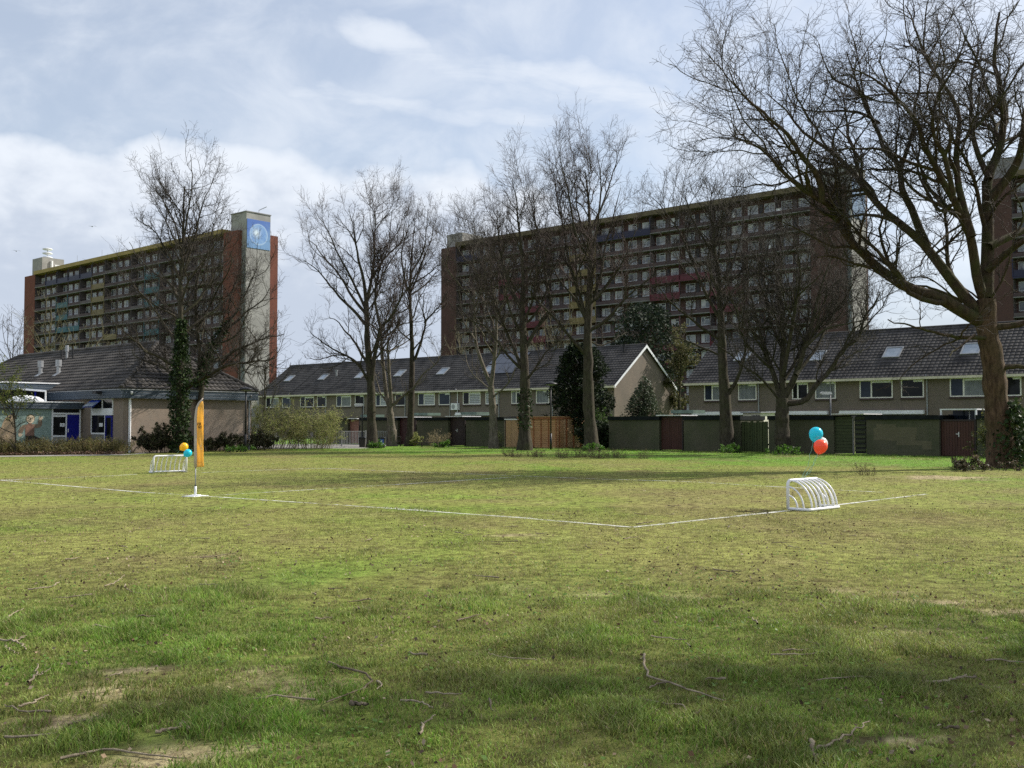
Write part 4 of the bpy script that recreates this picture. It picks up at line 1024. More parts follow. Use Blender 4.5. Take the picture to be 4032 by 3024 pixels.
def mp(pts, k, name, mtl):
    q = MB(); pl = []
    for x, y in pts:
        p = Sp(x*sc_, 1580+y*sc_, s_a+k); pl.append((s_a+k, p.dot(EW), p.z))
    q.prism(pl, (.004, 0, 0)); return q.build(name, mtl, mural)
def ell(cx, cy, rx, ry, n=20): return [(cx+rx*math.cos(2*math.pi*i/n), cy+ry*math.sin(2*math.pi*i/n)) for i in range(n)]
T_SKIN = mat('tile_skin', (0.62, 0.50, 0.36), 0.4, 0.1); T_BR = mat('tile_brown', (0.22, 0.125, 0.09), 0.45, 0.15, 8); T_SL = mat('tile_sleeve', (0.24, 0.175, 0.12), 0.45, 0.15, 8); T_DK = mat('tile_dark', (0.035, 0.025, 0.02), 0.4); T_TAN = mat('tile_tan', (0.42, 0.31, 0.20), 0.45, 0.15, 6)
mp(ell(808, 445, 112, 105), .024, 'hair', mat('tile_hair', (0.13, 0.10, 0.05), .5)); mp(ell(805, 472, 104, 106), .030, 'face', T_SKIN)
mp([(735,438),(775,438),(775,450),(735,450)], .036, 'eye', T_DK); mp([(832,438),(868,438),(868,450),(832,450)], .036, 'eye', T_DK); mp([(795,430),(810,430),(810,500),(795,500)], .036, 'nose', T_DK)
mp([(762,512),(800,522),(840,510),(832,530),(800,538),(770,530)], .036, 'mouth', T_DK)
mp([(755,580),(838,580),(850,610),(905,620),(905,905),(668,915),(665,690),(700,620)], .028, 'torso', T_BR)
mp([(665,610),(590,640),(520,700),(480,840),(590,832),(665,690),(720,620)], .024, 'sleeve', T_SL); mp([(870,600),(1000,605),(1015,495),(1115,495),(1110,620),(1060,690),(905,715)], .024, 'sleeve', T_SL)
mp([(1025,492),(1020,440),(1045,385),(1065,430),(1085,375),(1100,430),(1135,390),(1130,440),(1100,492)], .024, 'hand', T_SKIN); mp([(480,845),(560,840),(600,880),(560,930),(490,930)], .024, 'hand', T_SKIN)
mp([(672,915),(780,905),(900,905),(1070,990),(1060,1080),(680,1080)], .022, 'trousers', T_DK)
mp([(330,345),(240,360),(150,430),(80,560),(30,700),(-120,760),(-200,1100),(390,1100),(400,900),(385,700),(370,480),(380,400)], .024, 'animal_body', T_TAN); mp([(335,360),(480,380),(400,420),(470,455),(370,480),(345,440)], .030, 'beak', T_DK); mp(ell(270, 430, 28, 28, 12), .030, 'eye', T_DK)
# ------------------------------------------------------------------ bare trees grown along surveyed limbs
def tubes(groups, sides_of):
    """groups: list of (P[B,n,3], R[B,n], sides) -> one mesh's verts and quads"""
    V, Fc, o = [], [], 0
    for P, Rr, k in groups:
        B, n, _ = P.shape
        if B == 0: continue
        T = np.gradient(P, axis=1); T /= np.linalg.norm(T, axis=2, keepdims=True) + 1e-9
        ax = P[:, -1]-P[:, 0]; ax /= np.linalg.norm(ax, axis=1, keepdims=True)+1e-9
        ref = np.where(np.abs(ax[:, 2:3]) < 0.8, np.array([[0, 0, 1.0]]), np.array([[0.9, 0.43, 0.0]]))[:, None, :]
        a = np.cross(T, np.broadcast_to(ref, T.shape)); a /= np.linalg.norm(a, axis=2, keepdims=True)+1e-9
        b_ = np.cross(a, T)
        an = np.arange(k)*2*np.pi/k
        ring = P[:, :, None, :] + Rr[:, :, None, None]*(a[:, :, None, :]*np.cos(an)[None, None, :, None] + b_[:, :, None, :]*np.sin(an)[None, None, :, None])
        V.append(ring.reshape(-1, 3))
        bi = np.arange(B)[:, None, None]*n*k; i = np.arange(n-1)[None, :, None]*k; j = np.arange(k)[None, None, :]; j2 = (j+1) % k
        q = np.stack([bi+i+j, bi+i+j2, bi+i+k+j2, bi+i+k+j], -1).reshape(-1, 4)
        Fc.append(q+o); o += B*n*k
    return np.concatenate(V), np.concatenate(Fc)
def resample(pts, n):
    pts = np.asarray(pts, float)
    if len(pts) > 2:      # Catmull-Rom
        ext = np.vstack([2*pts[0]-pts[1], pts, 2*pts[-1]-pts[-2]]); out = []
        for i in range(1, len(ext)-2):
            p0, p1, p2, p3 = ext[i-1:i+3]
            for u in np.linspace(0, 1, 9)[:-1]:
                out.append(0.5*((2*p1)+(-p0+p2)*u+(2*p0-5*p1+4*p2-p3)*u*u+(-p0+3*p1-3*p2+p3)*u**3))
        out.append(pts[-1]); pts = np.array(out)
    d = np.concatenate([[0], np.cumsum(np.linalg.norm(np.diff(pts, axis=0), axis=1))])
    t = np.linspace(0, d[-1], n)
    return np.stack([np.interp(t, d, pts[:, k]) for k in range(3)], 1)
def spawn(P, Rr, rng, dens, t0, lratio, lmin, lmax, amin, amax, nseg, up, wig, rrat, rtip, tend=0.99, tipfac=0.33):
    B, n, _ = P.shape
    seg = np.linalg.norm(np.diff(P, axis=1), axis=2); L = seg.sum(1)
    cnt = rng.poisson(np.maximum(dens*L*(1-t0), 0.01)); pi = np.repeat(np.arange(B), cnt); m = len(pi)
    if m == 0: return np.zeros((0, nseg+1, 3)), np.zeros((0, nseg+1))
    t = t0 + (tend-t0)*rng.random(m)**0.8; f = t*(n-1); i = np.minimum(f.astype(int), n-2); fr = (f-i)[:, None]
    p = P[pi, i]*(1-fr)+P[pi, i+1]*fr; T = P[pi, i+1]-P[pi, i]; T /= np.linalg.norm(T, axis=1, keepdims=True)+1e-9
    r = Rr[pi, i]*(1-fr[:, 0])+Rr[pi, i+1]*fr[:, 0]
    rv = rng.normal(size=(m, 3)); rv -= T*(rv*T).sum(1, keepdims=True); rv /= np.linalg.norm(rv, axis=1, keepdims=True)+1e-9
    a = np.radians(amin+(amax-amin)*rng.random(m))[:, None]
    d = np.cos(a)*T + np.sin(a)*rv
    ln = np.clip(L[pi]*lratio*(1-tipfac*t), lmin, lmax)*(0.55+0.75*rng.random(m))
    out = np.zeros((m, nseg+1, 3)); out[:, 0] = p
    upv = np.array([0, 0, 1.0])
    for k in range(nseg):
        d = d + rng.normal(size=(m, 3))*wig + upv*up; d /= np.linalg.norm(d, axis=1, keepdims=True)+1e-9
        out[:, k+1] = out[:, k] + d*(ln/nseg)[:, None]
    r0 = np.minimum(r*rrat, 0.0045+ln*0.0155); tt = np.linspace(0, 1, nseg+1)[None, :]
    rad = r0[:, None]*(1-tt)+rtip*tt
    rad = np.maximum(rad, rtip*0.8)
    return out, rad
def barkmat(name, c, c2, moss=None, amt=0.5):
    m, t, b, _ = new_mat(name); co = objco(t)
    mp_ = t.nodes.new('ShaderNodeMapping'); mp_.inputs['Scale'].default_value = (1, 1, 0.28); t.links.new(co, mp_.inputs[0])
    f = noise(mp_.outputs[0], 9.0, 7.0, 0.68)
    col = mixcol(smooth(f, 0.34, 0.66), c, c2)
    if moss: col = mixcol(smooth(noise(co, 1.3, 6.0, 0.65), 0.42, 0.64)*amt, col, moss)
    t.links.new(col, b.inputs['Base Color']); b.inputs['Roughness'].default_value = 0.92; b.inputs['Specular IOR Level'].default_value = 0.15
    bump(t, b, f, 0.9, 0.04)
    return m
BARK = barkmat('bark_grey_brown', (0.034, 0.027, 0.021), (0.078, 0.066, 0.050), (0.046, 0.050, 0.022), 0.5)
BARK2 = barkmat('bark_plane', (0.034, 0.023, 0.016), (0.080, 0.057, 0.037), (0.050, 0.058, 0.018), 0.7)
BARKG = barkmat('bark_pale', (0.085, 0.073, 0.056), (0.19, 0.165, 0.13), (0.085, 0.085, 0.05), 0.4)
TWIG = mat('twig_bark', (0.042, 0.034, 0.027), 0.85, 0.25, 1.5)
TWIGR = mat('twig_bark_reddish', (0.062, 0.043, 0.036), 0.85, 0.25, 1.5)
def tree(name, label, base, trunk, limbs, r0, rf, seed, bark=BARK, twig=TWIG, group=None, dens=(1.75, 3.0, 5.2), up=(0.13, 0.14, 0.09), lens=((0.40, 0.9, 4.2), (0.5, 0.5, 1.9), (0.55, 0.28, 0.9)), flare=1.28, extra=6, trunk_t0=0.9, wig=0.20, cut=0.80, tbark=None):
    """base/trunk/limbs: surveyed points (x px, y px, depth offset in m)"""
    r = np.random.default_rng(seed)
    b = G(*base); Y0 = b.y
    root = wroot(name, b, label, 'tree', group)
    def W3(p): return np.array(D(p[0], p[1], Y0 + (p[2] if len(p) > 2 else 0.0)) - b)
    tp = resample([np.zeros(3)-np.array([0, 0, .15])] + [W3(p) for p in trunk], 26)
    if rf < .06: tp = resample(resample(tp, 100)[:int(100*min(cut+.06, .88))], 26)
    tp[1:-1, :2] += r.normal(size=(24, 2))*0.012
    tl = np.linspace(0, 1, 26); h = tp[:, 2]
    tr = r0*(1-tl)+rf*tl; tr = tr*(1 + (flare-1)*np.exp(-np.maximum(h, 0)/0.45))*(1+0.05*np.sin(h*5.0+seed)+0.03*r.normal(size=26))
    V, Fc = tubes([(tp[None], tr[None], 16)], None)
    an = np.arctan2(V[:, 1], V[:, 0]); fl = np.exp(-np.maximum(V[:, 2], 0)/0.5)
    cxy = np.interp(V[:, 2], h, tp[:, 0]), np.interp(V[:, 2], h, tp[:, 1])
    an = np.arctan2(V[:, 1]-cxy[1], V[:, 0]-cxy[0]); k = 1+0.22*fl*np.sin(an*5+seed)+0.06*np.sin(an*7+V[:, 2]*1.2)
    V[:, 0] = cxy[0]+(V[:, 0]-cxy[0])*k; V[:, 1] = cxy[1]+(V[:, 1]-cxy[1])*k
    put('trunk', V, Fc, [tbark or bark], root, None, True)
    LP, LR = [], []
    for li, lb in enumerate(limbs):
        pts, ra, rb = lb
        pp = [W3(p) for p in pts]
        q = resample(pp, 60); q = resample(q[:int(60*cut)], 22); ln = np.linalg.norm(np.diff(q, axis=0), axis=1).sum()
        amp = np.linspace(0, 1, 22)[:, None]*0.05*min(ln, 6)**0.5
        q[1:] += np.cumsum(r.normal(size=(21, 3)), 0)*amp[1:]*0.35
        LP.append(q); LR.append(np.linspace(ra, rb, 22))
        Vl, Fl = tubes([(q[None], LR[-1][None], 9)], None)
        put('limb', Vl, Fl, [bark], root, None, True)
    if rf < 0.06:      # the leader runs to the top: its upper part carries branches too
        q = resample(tp[9:], 22); LP.append(q); LR.append(np.interp(np.linspace(9, 25, 22), np.arange(26), tr))
    LPa, LRa = np.stack(LP), np.stack(LR)
    # a few more limbs out of the trunk top and the limbs, towards and away from the viewer
    groups = []
    if extra:
        tpa, tra = tp[None], tr[None]
        e1 = spawn(tpa, tra, r, extra/ max(h[-1]*(1-trunk_t0), .5), trunk_t0, 0.55, 2.0, 6.0, 30, 65, 10, 0.10, 0.13, 0.6, 0.018)
        groups.append((*e1, 6))
    e2 = spawn(LPa, LRa, r, 0.42, 0.12, 0.55, 1.6, 7.0, 28, 60, 11, up[0], wig*0.8, 0.62, 0.010)
    groups.append((*e2, 6))
    par1 = [(LPa, LRa)] + [(g[0], g[1]) for g in groups]
    l1 = []
    for P, Q in par1:
        c = spawn(P, Q, r, dens[0], 0.14, *lens[0], 25, 62, 8, up[1], wig, 0.55, 0.0065); l1.append(c)
    l2 = [spawn(P, Q, r, dens[1], 0.12, *lens[1], 25, 65, 5, up[1], wig*1.1, 0.6, 0.0058) for P, Q in l1 + [(g[0], g[1]) for g in groups]]
    l3 = [spawn(P, Q, r, dens[2], 0.10, *lens[2], 25, 70, 3, up[2], wig*1.2, 0.75, 0.0046) for P, Q in l2 + l1]
    gm = groups + [(P, Q, 5) for P, Q in l1]
    gs_ = [(P, Q, 3) for P, Q in l2] + [(P, Q, 3) for P, Q in l3]
    V1, F1 = tubes(gm, None); V2, F2 = tubes(gs_, None)
    V = np.concatenate([V1, V2]); Fc = np.concatenate([F1, F2+len(V1)])
    mi = np.concatenate([np.zeros(len(F1), int), np.ones(len(F2), int)])
    put('crown', V, Fc, [bark, twig], root, mi, True)
    return root
def C(x0, y0, k, dz=0.0):
    """limb traced on an enlarged crop: crop origin, crop scale; depth offset grows along the limb to dz"""
    def f(pts, ra, rb, d0=0.0, d1=None):
        d1 = dz if d1 is None else d1; n = len(pts)
        return ([(x0+x*k, y0+y*k, d0+(d1-d0)*i/(n-1)) for i, (x, y) in enumerate(pts)], ra, rb)
    return f
def Tk(x0, y0, k): return lambda pts: [(x0+x*k, y0+y*k, 0) for x, y in pts]

# ---- leaves and needles
def leaf_quads(P, size, r, col, cvar=0.3, up=0.0, aspect=0.6):
    n = len(P); d = r.normal(size=(n, 3)); d[:, 2] = d[:, 2]*0.6+up; d /= np.linalg.norm(d, axis=1, keepdims=True)+1e-9
    e = np.cross(d, r.normal(size=(n, 3))); e /= np.linalg.norm(e, axis=1, keepdims=True)+1e-9
    s = (size*(0.6+0.8*r.random(n)))[:, None]
    A, B_, C2, D2 = P, P+d*s*.5+e*s*aspect*.5, P+d*s, P+d*s*.5-e*s*aspect*.5
    V = np.stack([A, B_, C2, D2], 1).reshape(-1, 3); i = np.arange(n)*4
    Fc = np.stack([i, i+1, i+2, i+3], 1)
    cc = np.asarray(col, float); cc = cc[r.integers(0, len(cc), n)] if cc.ndim == 2 else np.tile(cc, (n, 1))
    cc = cc*(1-cvar+2*cvar*r.random(n))[:, None]
    return V, Fc, np.repeat(cc, 4, 0)
M_LEAF = leafmat('leaf', 0.5, 0.5, 0.3); M_IVY = leafmat('ivy_leaf', 0.15, 0.55, 0.18); M_NEEDLE = leafmat('needle', 0.15, 0.7, 0.15); M_DRYLEAF = leafmat('dry_leaf', 0.2, 0.7, 0.2)
IVYC = [(0.022, 0.042, 0.013), (0.036, 0.062, 0.018), (0.014, 0.030, 0.010), (0.055, 0.080, 0.028)]
def ivy(root, b, Y0, pts, rad, n, seed, size=0.13, spread=0.16):
    r = np.random.default_rng(seed)
    q = resample([np.array(D(p[0], p[1], Y0+(p[2] if len(p) > 2 else 0)) - b) for p in pts], 60)
    rad = np.interp(np.linspace(0, 1, 60), np.linspace(0, 1, len(rad)), rad)
    i = r.integers(0, 59, n); f = r.random(n)[:, None]; c = q[i]*(1-f)+q[i+1]*f
    an = r.random(n)*2*np.pi; rr2 = rad[i]*(0.80+spread*r.random(n)**2*3 + 0.22*np.sin(i*0.9+an*3))
    P = c + np.stack([np.cos(an)*rr2, np.sin(an)*rr2, r.normal(size=n)*.06], 1)
    V, Fc, cc = leaf_quads(P, size, r, IVYC, 0.35, -0.15, 0.9)
    put('ivy', V, Fc, [M_IVY], root, None, False, cc)

# ---- T1: ivy clad tree in front of the school, and its companion
c1 = C(480, 560, .7353); k1 = Tk(480, 560, .7353); b1_ = (705, 1783)
T1 = tree('ivy_clad_tree', 'tall bare tree with thick ivy up its trunk, in front of the school', b1_,
    k1([(310,1500),(310,1300),(315,1150),(315,950),(315,750),(325,600),(330,400),(335,250),(330,120),(322,40)]),
    [c1([(340,1320),(420,1265),(480,1235),(520,1200),(570,1175),(650,1150),(760,1130),(850,1085)], .14, .03, 0, -2.5),
     c1([(320,920),(400,860),(470,770),(520,700),(560,600),(590,470)], .09, .02, 0, 2),
     c1([(312,1080),(240,1000),(180,900),(120,830),(60,770),(10,740)], .10, .02, 0, 1.5),
     c1([(308,1220),(200,1150),(130,1120),(60,1060),(0,1010),(-70,950)], .10, .02, 0, -2.5),
     c1([(320,760),(270,640),(210,530),(150,450),(80,420)], .08, .02, 0, -1.5),
     c1([(325,650),(300,500),(250,350),(200,260),(140,180)], .07, .015, 0, 1.0),
     c1([(325,720),(370,560),(410,450),(440,330),(480,240),(520,190)], .08, .015, 0, 1.5),
     c1([(330,520),(370,330),(400,180),(400,50)], .06, .012, 0, -1),
     c1([(310,1260),(240,1220),(170,1190),(90,1160),(20,1090)], .08, .02, 0, 3),
     c1([(318,1030),(420,950),(520,880),(600,760),(640,640)], .08, .02, 0, 2.5),
     c1([(318,880),(260,760),(180,690),(100,600),(60,480)], .07, .015, 0, 2.5),
     c1([(520,1200),(600,1110),(700,1050),(800,1000),(900,960)], .08, .02, -.8, -2.0),
     c1([(570,1175),(660,1180),(740,1190),(800,1220)], .05, .015, -1, -2.5),
     c1([(315,860),(360,740),(450,620),(520,520),(560,420)], .07, .015, 0, -2.5)],
    .27, .03, 101, BARK, TWIG, None, extra=0, cut=.93, dens=(2.0, 3.1, 5.4))
bb = G(*b1_); ivy(T1, bb, bb.y, [(708,1783),(706,1700),(706,1600),(708,1520),(712,1420),(712,1330),(712,1260)], [.46, .44, .45, .48, .40, .26, .20], 5200, 5)
ivy(T1, bb, bb.y, [(735,1525,-.1),(790,1490,-.4),(830,1466,-.7)], [.28, .2, .1], 300, 6)
b2_ = (786, 1776)
T1b = tree('bare_tree', 'bare tree with ivy on its leaning limb, just behind the ivy clad one', b2_,
    k1([(418,1500),(420,1385),(425,1290)]),
    [c1([(425,1290),(440,1200),(470,1120),(540,1010),(590,930),(640,860),(690,760),(730,660)], .17, .02, 0, 1),
     c1([(425,1290),(415,1130),(400,1000),(395,900),(390,800),(420,690),(470,580),(500,450),(515,340)], .15, .02, 0, -1),
     c1([(540,1010),(620,960),(700,900),(780,850),(830,760)], .08, .02, .5, 2),
     c1([(440,1200),(520,1160),(600,1100),(690,1080),(780,1060)], .08, .02, 0, 3),
     c1([(395,900),(330,850),(280,780),(200,740)], .07, .02, -.5, 2.5),
     c1([(400,1000),(460,900),(520,800),(600,700),(640,560)], .08, .02, -.5, -3),
     c1([(405,1060),(340,1010),(260,960),(180,960),(90,930)], .08, .02, -.4, 3)],
    .24, .18, 102, BARK, TWIG, None, extra=3, cut=.9)
bb = G(*b2_); ivy(T1b, bb, bb.y, [(790,1520),(800,1450),(830,1375,.3),(870,1310,.6),(905,1255,.8)], [.30, .34, .30, .26, .12], 1500, 8)

# ---- T2..T4: twin trunks in the middle left
c2 = C(1100, 680, .6629); k2 = Tk(1100, 680, .6629)
T2 = tree('bare_tree', 'broad bare tree with the stoutest trunk of three, right of the lamp post', (1466, 1762),
    k2([(548,1450),(545,1290),(535,1150),(522,1000),(520,850),(515,760)]),
    [c2([(515,760),(500,640),(470,520),(450,400),(430,300),(400,200),(385,90)], .13, .015, 0, -1),
     c2([(546,1270),(560,1130),(585,1000),(600,920),(650,870),(700,790),(745,700),(760,600),(780,450),(790,300)], .17, .02, 0, -1.5),
     c2([(548,1270),(490,1170),(430,1110),(350,1060),(270,1020),(210,970),(150,920),(60,900)], .11, .02, 0, -2),
     c2([(535,1150),(470,1050),(400,960),(330,870),(260,830),(190,800)], .11, .02, 0, 2),
     c2([(520,910),(440,820),(360,750),(290,670),(220,600),(150,550),(100,490),(50,430)], .12, .02, 0, -1),
     c2([(515,840),(450,760),(400,680),(350,590),(280,510),(220,430),(160,380),(100,310)], .11, .02, 0, 2.5),
     c2([(512,810),(440,650),(390,550),(340,450),(300,340),(240,250),(220,110)], .10, .015, 0, -2.5),
     c2([(518,770),(545,640),(560,500),(560,380),(570,250),(550,120),(535,20)], .13, .015, 0, 2),
     c2([(600,920),(570,760),(590,600),(640,480),(680,350),(690,200),(685,40)], .10, .015, -.5, 1),
     c2([(545,640),(600,540),(660,470),(720,400),(750,280),(770,130)], .08, .015, .5, 2.5),
     c2([(490,1150),(400,1090),(300,1090),(200,1110),(90,1060)], .07, .02, -.2, 2),
     c2([(585,1000),(650,960),(720,900),(790,880),(860,800)], .08, .02, -.5, 2)],
    .33, .15, 103, BARK, TWIGR, 'bare trees along the back lane', extra=2, trunk_t0=.6)
T3 = tree('bare_tree', 'slim bare tree with a peeling pale stripe and two stems, behind the railing', (1544, 1757),
    k2([(668,1540),(662,1480),(655,1400)]),
    [c2([(655,1400),(635,1320),(625,1200),(615,1080),(610,950),(640,850),(660,740),(650,600)], .17, .03, 0, 1),
     c2([(660,1400),(660,1290),(655,1150),(650,1060),(680,980),(730,900),(760,780)], .16, .03, 0, -1),
     c2([(655,1385),(600,1310),(585,1270),(560,1200),(550,1120)], .08, .02, 0, 1),
     c2([(670,1380),(740,1320),(800,1270),(860,1190),(940,1100),(1000,950)], .10, .02, 0, -2),
     c2([(615,1080),(570,980),(530,880),(520,760)], .07, .02, .5, 2), c2([(650,1060),(700,1040),(780,1000),(840,930)], .07, .02, -.5, 2)],
    .31, .23, 104, BARKG, TWIG, 'bare trees along the back lane', extra=2)
T4 = tree('bare_tree', 'tall straight bare tree rising from the yellow green bush', (1610, 1757),
    k2([(780,1450),(785,1290),(790,1120),(785,950),(780,830),(775,700),(780,580),(790,450),(800,350),(830,250),(850,130)]),
    [c2([(805,1110),(840,1000),(860,890),(840,820),(830,720),(850,600)], .11, .02, 0, -1), c2([(860,890),(920,820),(960,760),(1010,640)], .07, .02, -.7, -2),
     c2([(780,710),(830,600),(870,500),(910,400),(940,280),(960,180)], .08, .015, 0, 1.5), c2([(775,730),(740,620),(720,500),(740,380),(750,250),(740,110)], .08, .015, 0, -1.5),
     c2([(785,590),(850,480),(880,350),(890,220),(905,120)], .07, .015, 0, -2), c2([(778,800),(700,830),(640,770),(600,690)], .06, .02, 0, 2.5),
     c2([(790,660),(900,600),(980,560),(1060,590)], .06, .02, 0, -2.5), c2([(785,950),(720,1000),(650,1050)], .05, .02, 0, -2), c2([(785,1000),(700,930),(660,850),(620,800)], .06, .02, 0, 2)],
    .27, .025, 105, BARK, TWIGR, 'bare trees along the back lane', extra=0)
# ---- T5..T9 in front of the middle block
c3 = C(1700, 400, .9043); k3 = Tk(1700, 400, .9043)
T5 = tree('bare_tree', 'slender pale bare tree left of the new timber shed', (1944, 1765),
    k3([(265,1330),(258,1240)]),
    [c3([(258,1240),(215,1130),(190,1040),(185,900),(180,760),(165,600),(180,450),(200,340)], .14, .015, 0, 1),
     c3([(258,1240),(275,1100),(285,950),(270,800),(265,650),(250,500),(260,370)], .15, .015, 0, -1),
     c3([(262,1290),(320,1240),(350,1200),(390,1100)], .07, .02, 0, -1.5), c3([(190,1040),(140,950),(110,830),(80,720)], .06, .015, 0, 2),
     c3([(285,950),(320,850),(330,720),(310,580)], .06, .015, -.5, -2), c3([(185,900),(220,790),(230,650),(215,520)], .06, .015, 0, -2), c3([(262,1260),(170,1180),(130,1090),(120,1000)], .05, .015, 0, 2)],
    .29, .20, 106, BARKG, TWIG, 'bare trees along the back lane', extra=2)
T6 = tree('bare_tree', 'bare tree with ivy round the middle of its trunk, at the new timber shed', (2066, 1773),
    k3([(405,1350),(405,1200),(400,1080),(395,900),(400,780)]),
    [c3([(400,780),(385,600),(370,450),(345,300),(340,200)], .12, .015, 0, -1), c3([(398,1180),(360,1080),(300,940),(250,840),(240,740),(210,620)], .13, .02, 0, 1.5),
     c3([(405,1080),(460,980),(520,900),(500,780),(480,640),(440,480),(420,300),(430,190)], .13, .015, 0, 1), c3([(385,1160),(330,1100),(260,990),(200,950),(120,900)], .09, .02, 0, -2.5),
     c3([(410,1220),(480,1120),(560,1050),(640,1020)], .08, .02, 0, -1.5), c3([(396,900),(330,780),(300,640),(290,500),(320,360)], .10, .015, 0, 2),
     c3([(398,960),(440,860),(450,720),(420,580),(390,420)], .09, .015, 0, -2.5), c3([(400,820),(450,700),(480,560),(490,430)], .07, .015, 0, 2), c3([(398,1020),(340,900),(330,760),(360,620)], .08, .015, 0, -2.5)],
    .37, .14, 107, BARK, TWIGR, 'bare trees along the back lane', extra=2, trunk_t0=.7)
bb = G(2066, 1773); ivy(T6, bb, bb.y, [(2066,1690),(2066,1640),(2068,1590),(2070,1530)], [.33, .36, .36, .28], 700, 9, .12)
T7 = tree('bare_tree', 'tallest bare tree of the back lane, in front of the dark conifer', (2328, 1773),
    k3([(685,1350),(680,1150),(680,1000),(685,880),(690,760),(690,560),(680,400),(660,250),(640,100)]),
    [c3([(676,1110),(600,1020),(540,940),(470,860),(420,780),(400,680)], .12, .02, 0, -1.5), c3([(680,980),(640,840),(590,700),(560,550),(530,400),(500,250),(480,120)], .13, .015, 0, 1.5),
     c3([(684,1000),(760,950),(820,880),(870,830),(950,760),(1000,680)], .12, .02, 0, -2), c3([(688,900),(730,780),(760,640),(800,520),(840,400),(870,240)], .11, .015, 0, 1),
     c3([(690,710),(720,540),(740,380),(730,230),(710,80)], .10, .015, 0, -1.5), c3([(690,570),(740,450),(790,300),(805,120)], .08, .015, 0, 1.5),
     c3([(685,700),(620,560),(590,400),(550,250),(530,70)], .09, .015, 0, -2), c3([(686,880),(760,800),(830,700),(880,560),(910,430)], .09, .015, 0, 3),
     c3([(682,1040),(740,1060),(830,1010),(900,980)], .06, .02, 0, 2.5), c3([(682,930),(600,830),(540,760),(500,640),(470,520)], .09, .015, 0, 3),
     c3([(690,640),(640,500),(620,330),(600,180)], .07, .015, 0, 2.5)],
    .40, .03, 108, BARK, TWIGR, 'bare trees along the back lane', extra=0)
c4 = C(2500, 500, .9043); k4 = Tk(2500, 500, .9043)
T8 = tree('bare_tree', 'slender dark bare tree forking at eave height, left of the green plank fence', (2865, 1781),
    k4([(395,1250),(390,1150),(380,1000),(375,850),(365,650),(350,560),(330,400),(280,300),(230,180)]),
    [c4([(395,1180),(440,1110),(470,1030),(490,940),(510,840),(500,700)], .13, .02, 0, -1), c4([(378,930),(280,870),(200,800),(130,740),(60,650),(0,590)], .10, .02, 0, -2),
     c4([(376,850),(300,700),(250,560),(200,430),(140,330),(80,250),(60,120)], .11, .015, 0, 1.5), c4([(370,710),(440,560),(470,430),(480,300),(440,190)], .09, .015, 0, 1),
     c4([(374,810),(440,700),(520,640),(600,600),(660,520)], .09, .02, 0, -2), c4([(352,570),(280,450),(230,330),(220,170)], .08, .015, 0, -1.5),
     c4([(376,880),(440,800),(480,720),(560,700)], .08, .02, 0, 2.5), c4([(380,1000),(300,960),(200,920),(120,900),(50,860)], .07, .02, 0, 2),
     c4([(372,740),(320,600),(330,480),(390,360),(400,240)], .08, .015, 0, -2.5)],
    .39, .03, 109, BARK, TWIG, 'bare trees along the back lane', extra=0)
T9 = tree('many_stemmed_tree', 'low broad bare tree whose trunk splits into many stems, behind the balloons', (3085, 1787),
    k4([(642,1320),(640,1250),(640,1180)]),
    [c4([(645,1190),(640,1050),(640,950),(640,800),(620,650),(600,480)], .20, .02, 0, 1), c4([(650,1180),(700,1080),(740,950),(770,850),(800,700),(850,540)], .19, .02, 0, -1),
     c4([(660,1205),(740,1190),(800,1110),(850,1060),(900,970),(970,910),(1000,820),(1080,700)], .17, .03, 0, -1.5), c4([(635,1180),(600,1060),(560,930),(530,800),(500,680),(480,540)], .16, .02, 0, 2),
     c4([(632,1190),(560,1110),(490,1060),(400,1000),(330,950)], .08, .02, 0, -2), c4([(645,1080),(680,900),(700,760),(720,620),(720,470)], .14, .02, 0, -2.5),
     c4([(740,960),(830,880),(930,850),(1010,830)], .08, .02, -1, -2), c4([(640,960),(580,820),(560,680),(540,540)], .10, .02, .5, 3), c4([(700,1080),(760,1000),(820,900),(880,760),(900,620)], .11, .02, -.5, 2.5),
     c4([(560,930),(480,860),(430,760),(380,700)], .08, .02, 1, 3), c4([(650,1100),(720,980),(760,820),(760,660),(780,500)], .10, .02, 0, 3.5), c4([(800,1110),(880,1040),(960,1000),(1040,960)], .07, .02, -1, 1),
     c4([(640,900),(690,780),(740,700),(820,620)], .08, .02, .3, -3), c4([(600,1060),(520,980),(470,900),(450,780),(420,660)], .09, .02, .5, -2.5)],
    .41, .33, 110, BARK, TWIG, 'bare trees along the back lane', extra=4, dens=(1.8, 2.8, 4.6), flare=1.22, cut=1.0)
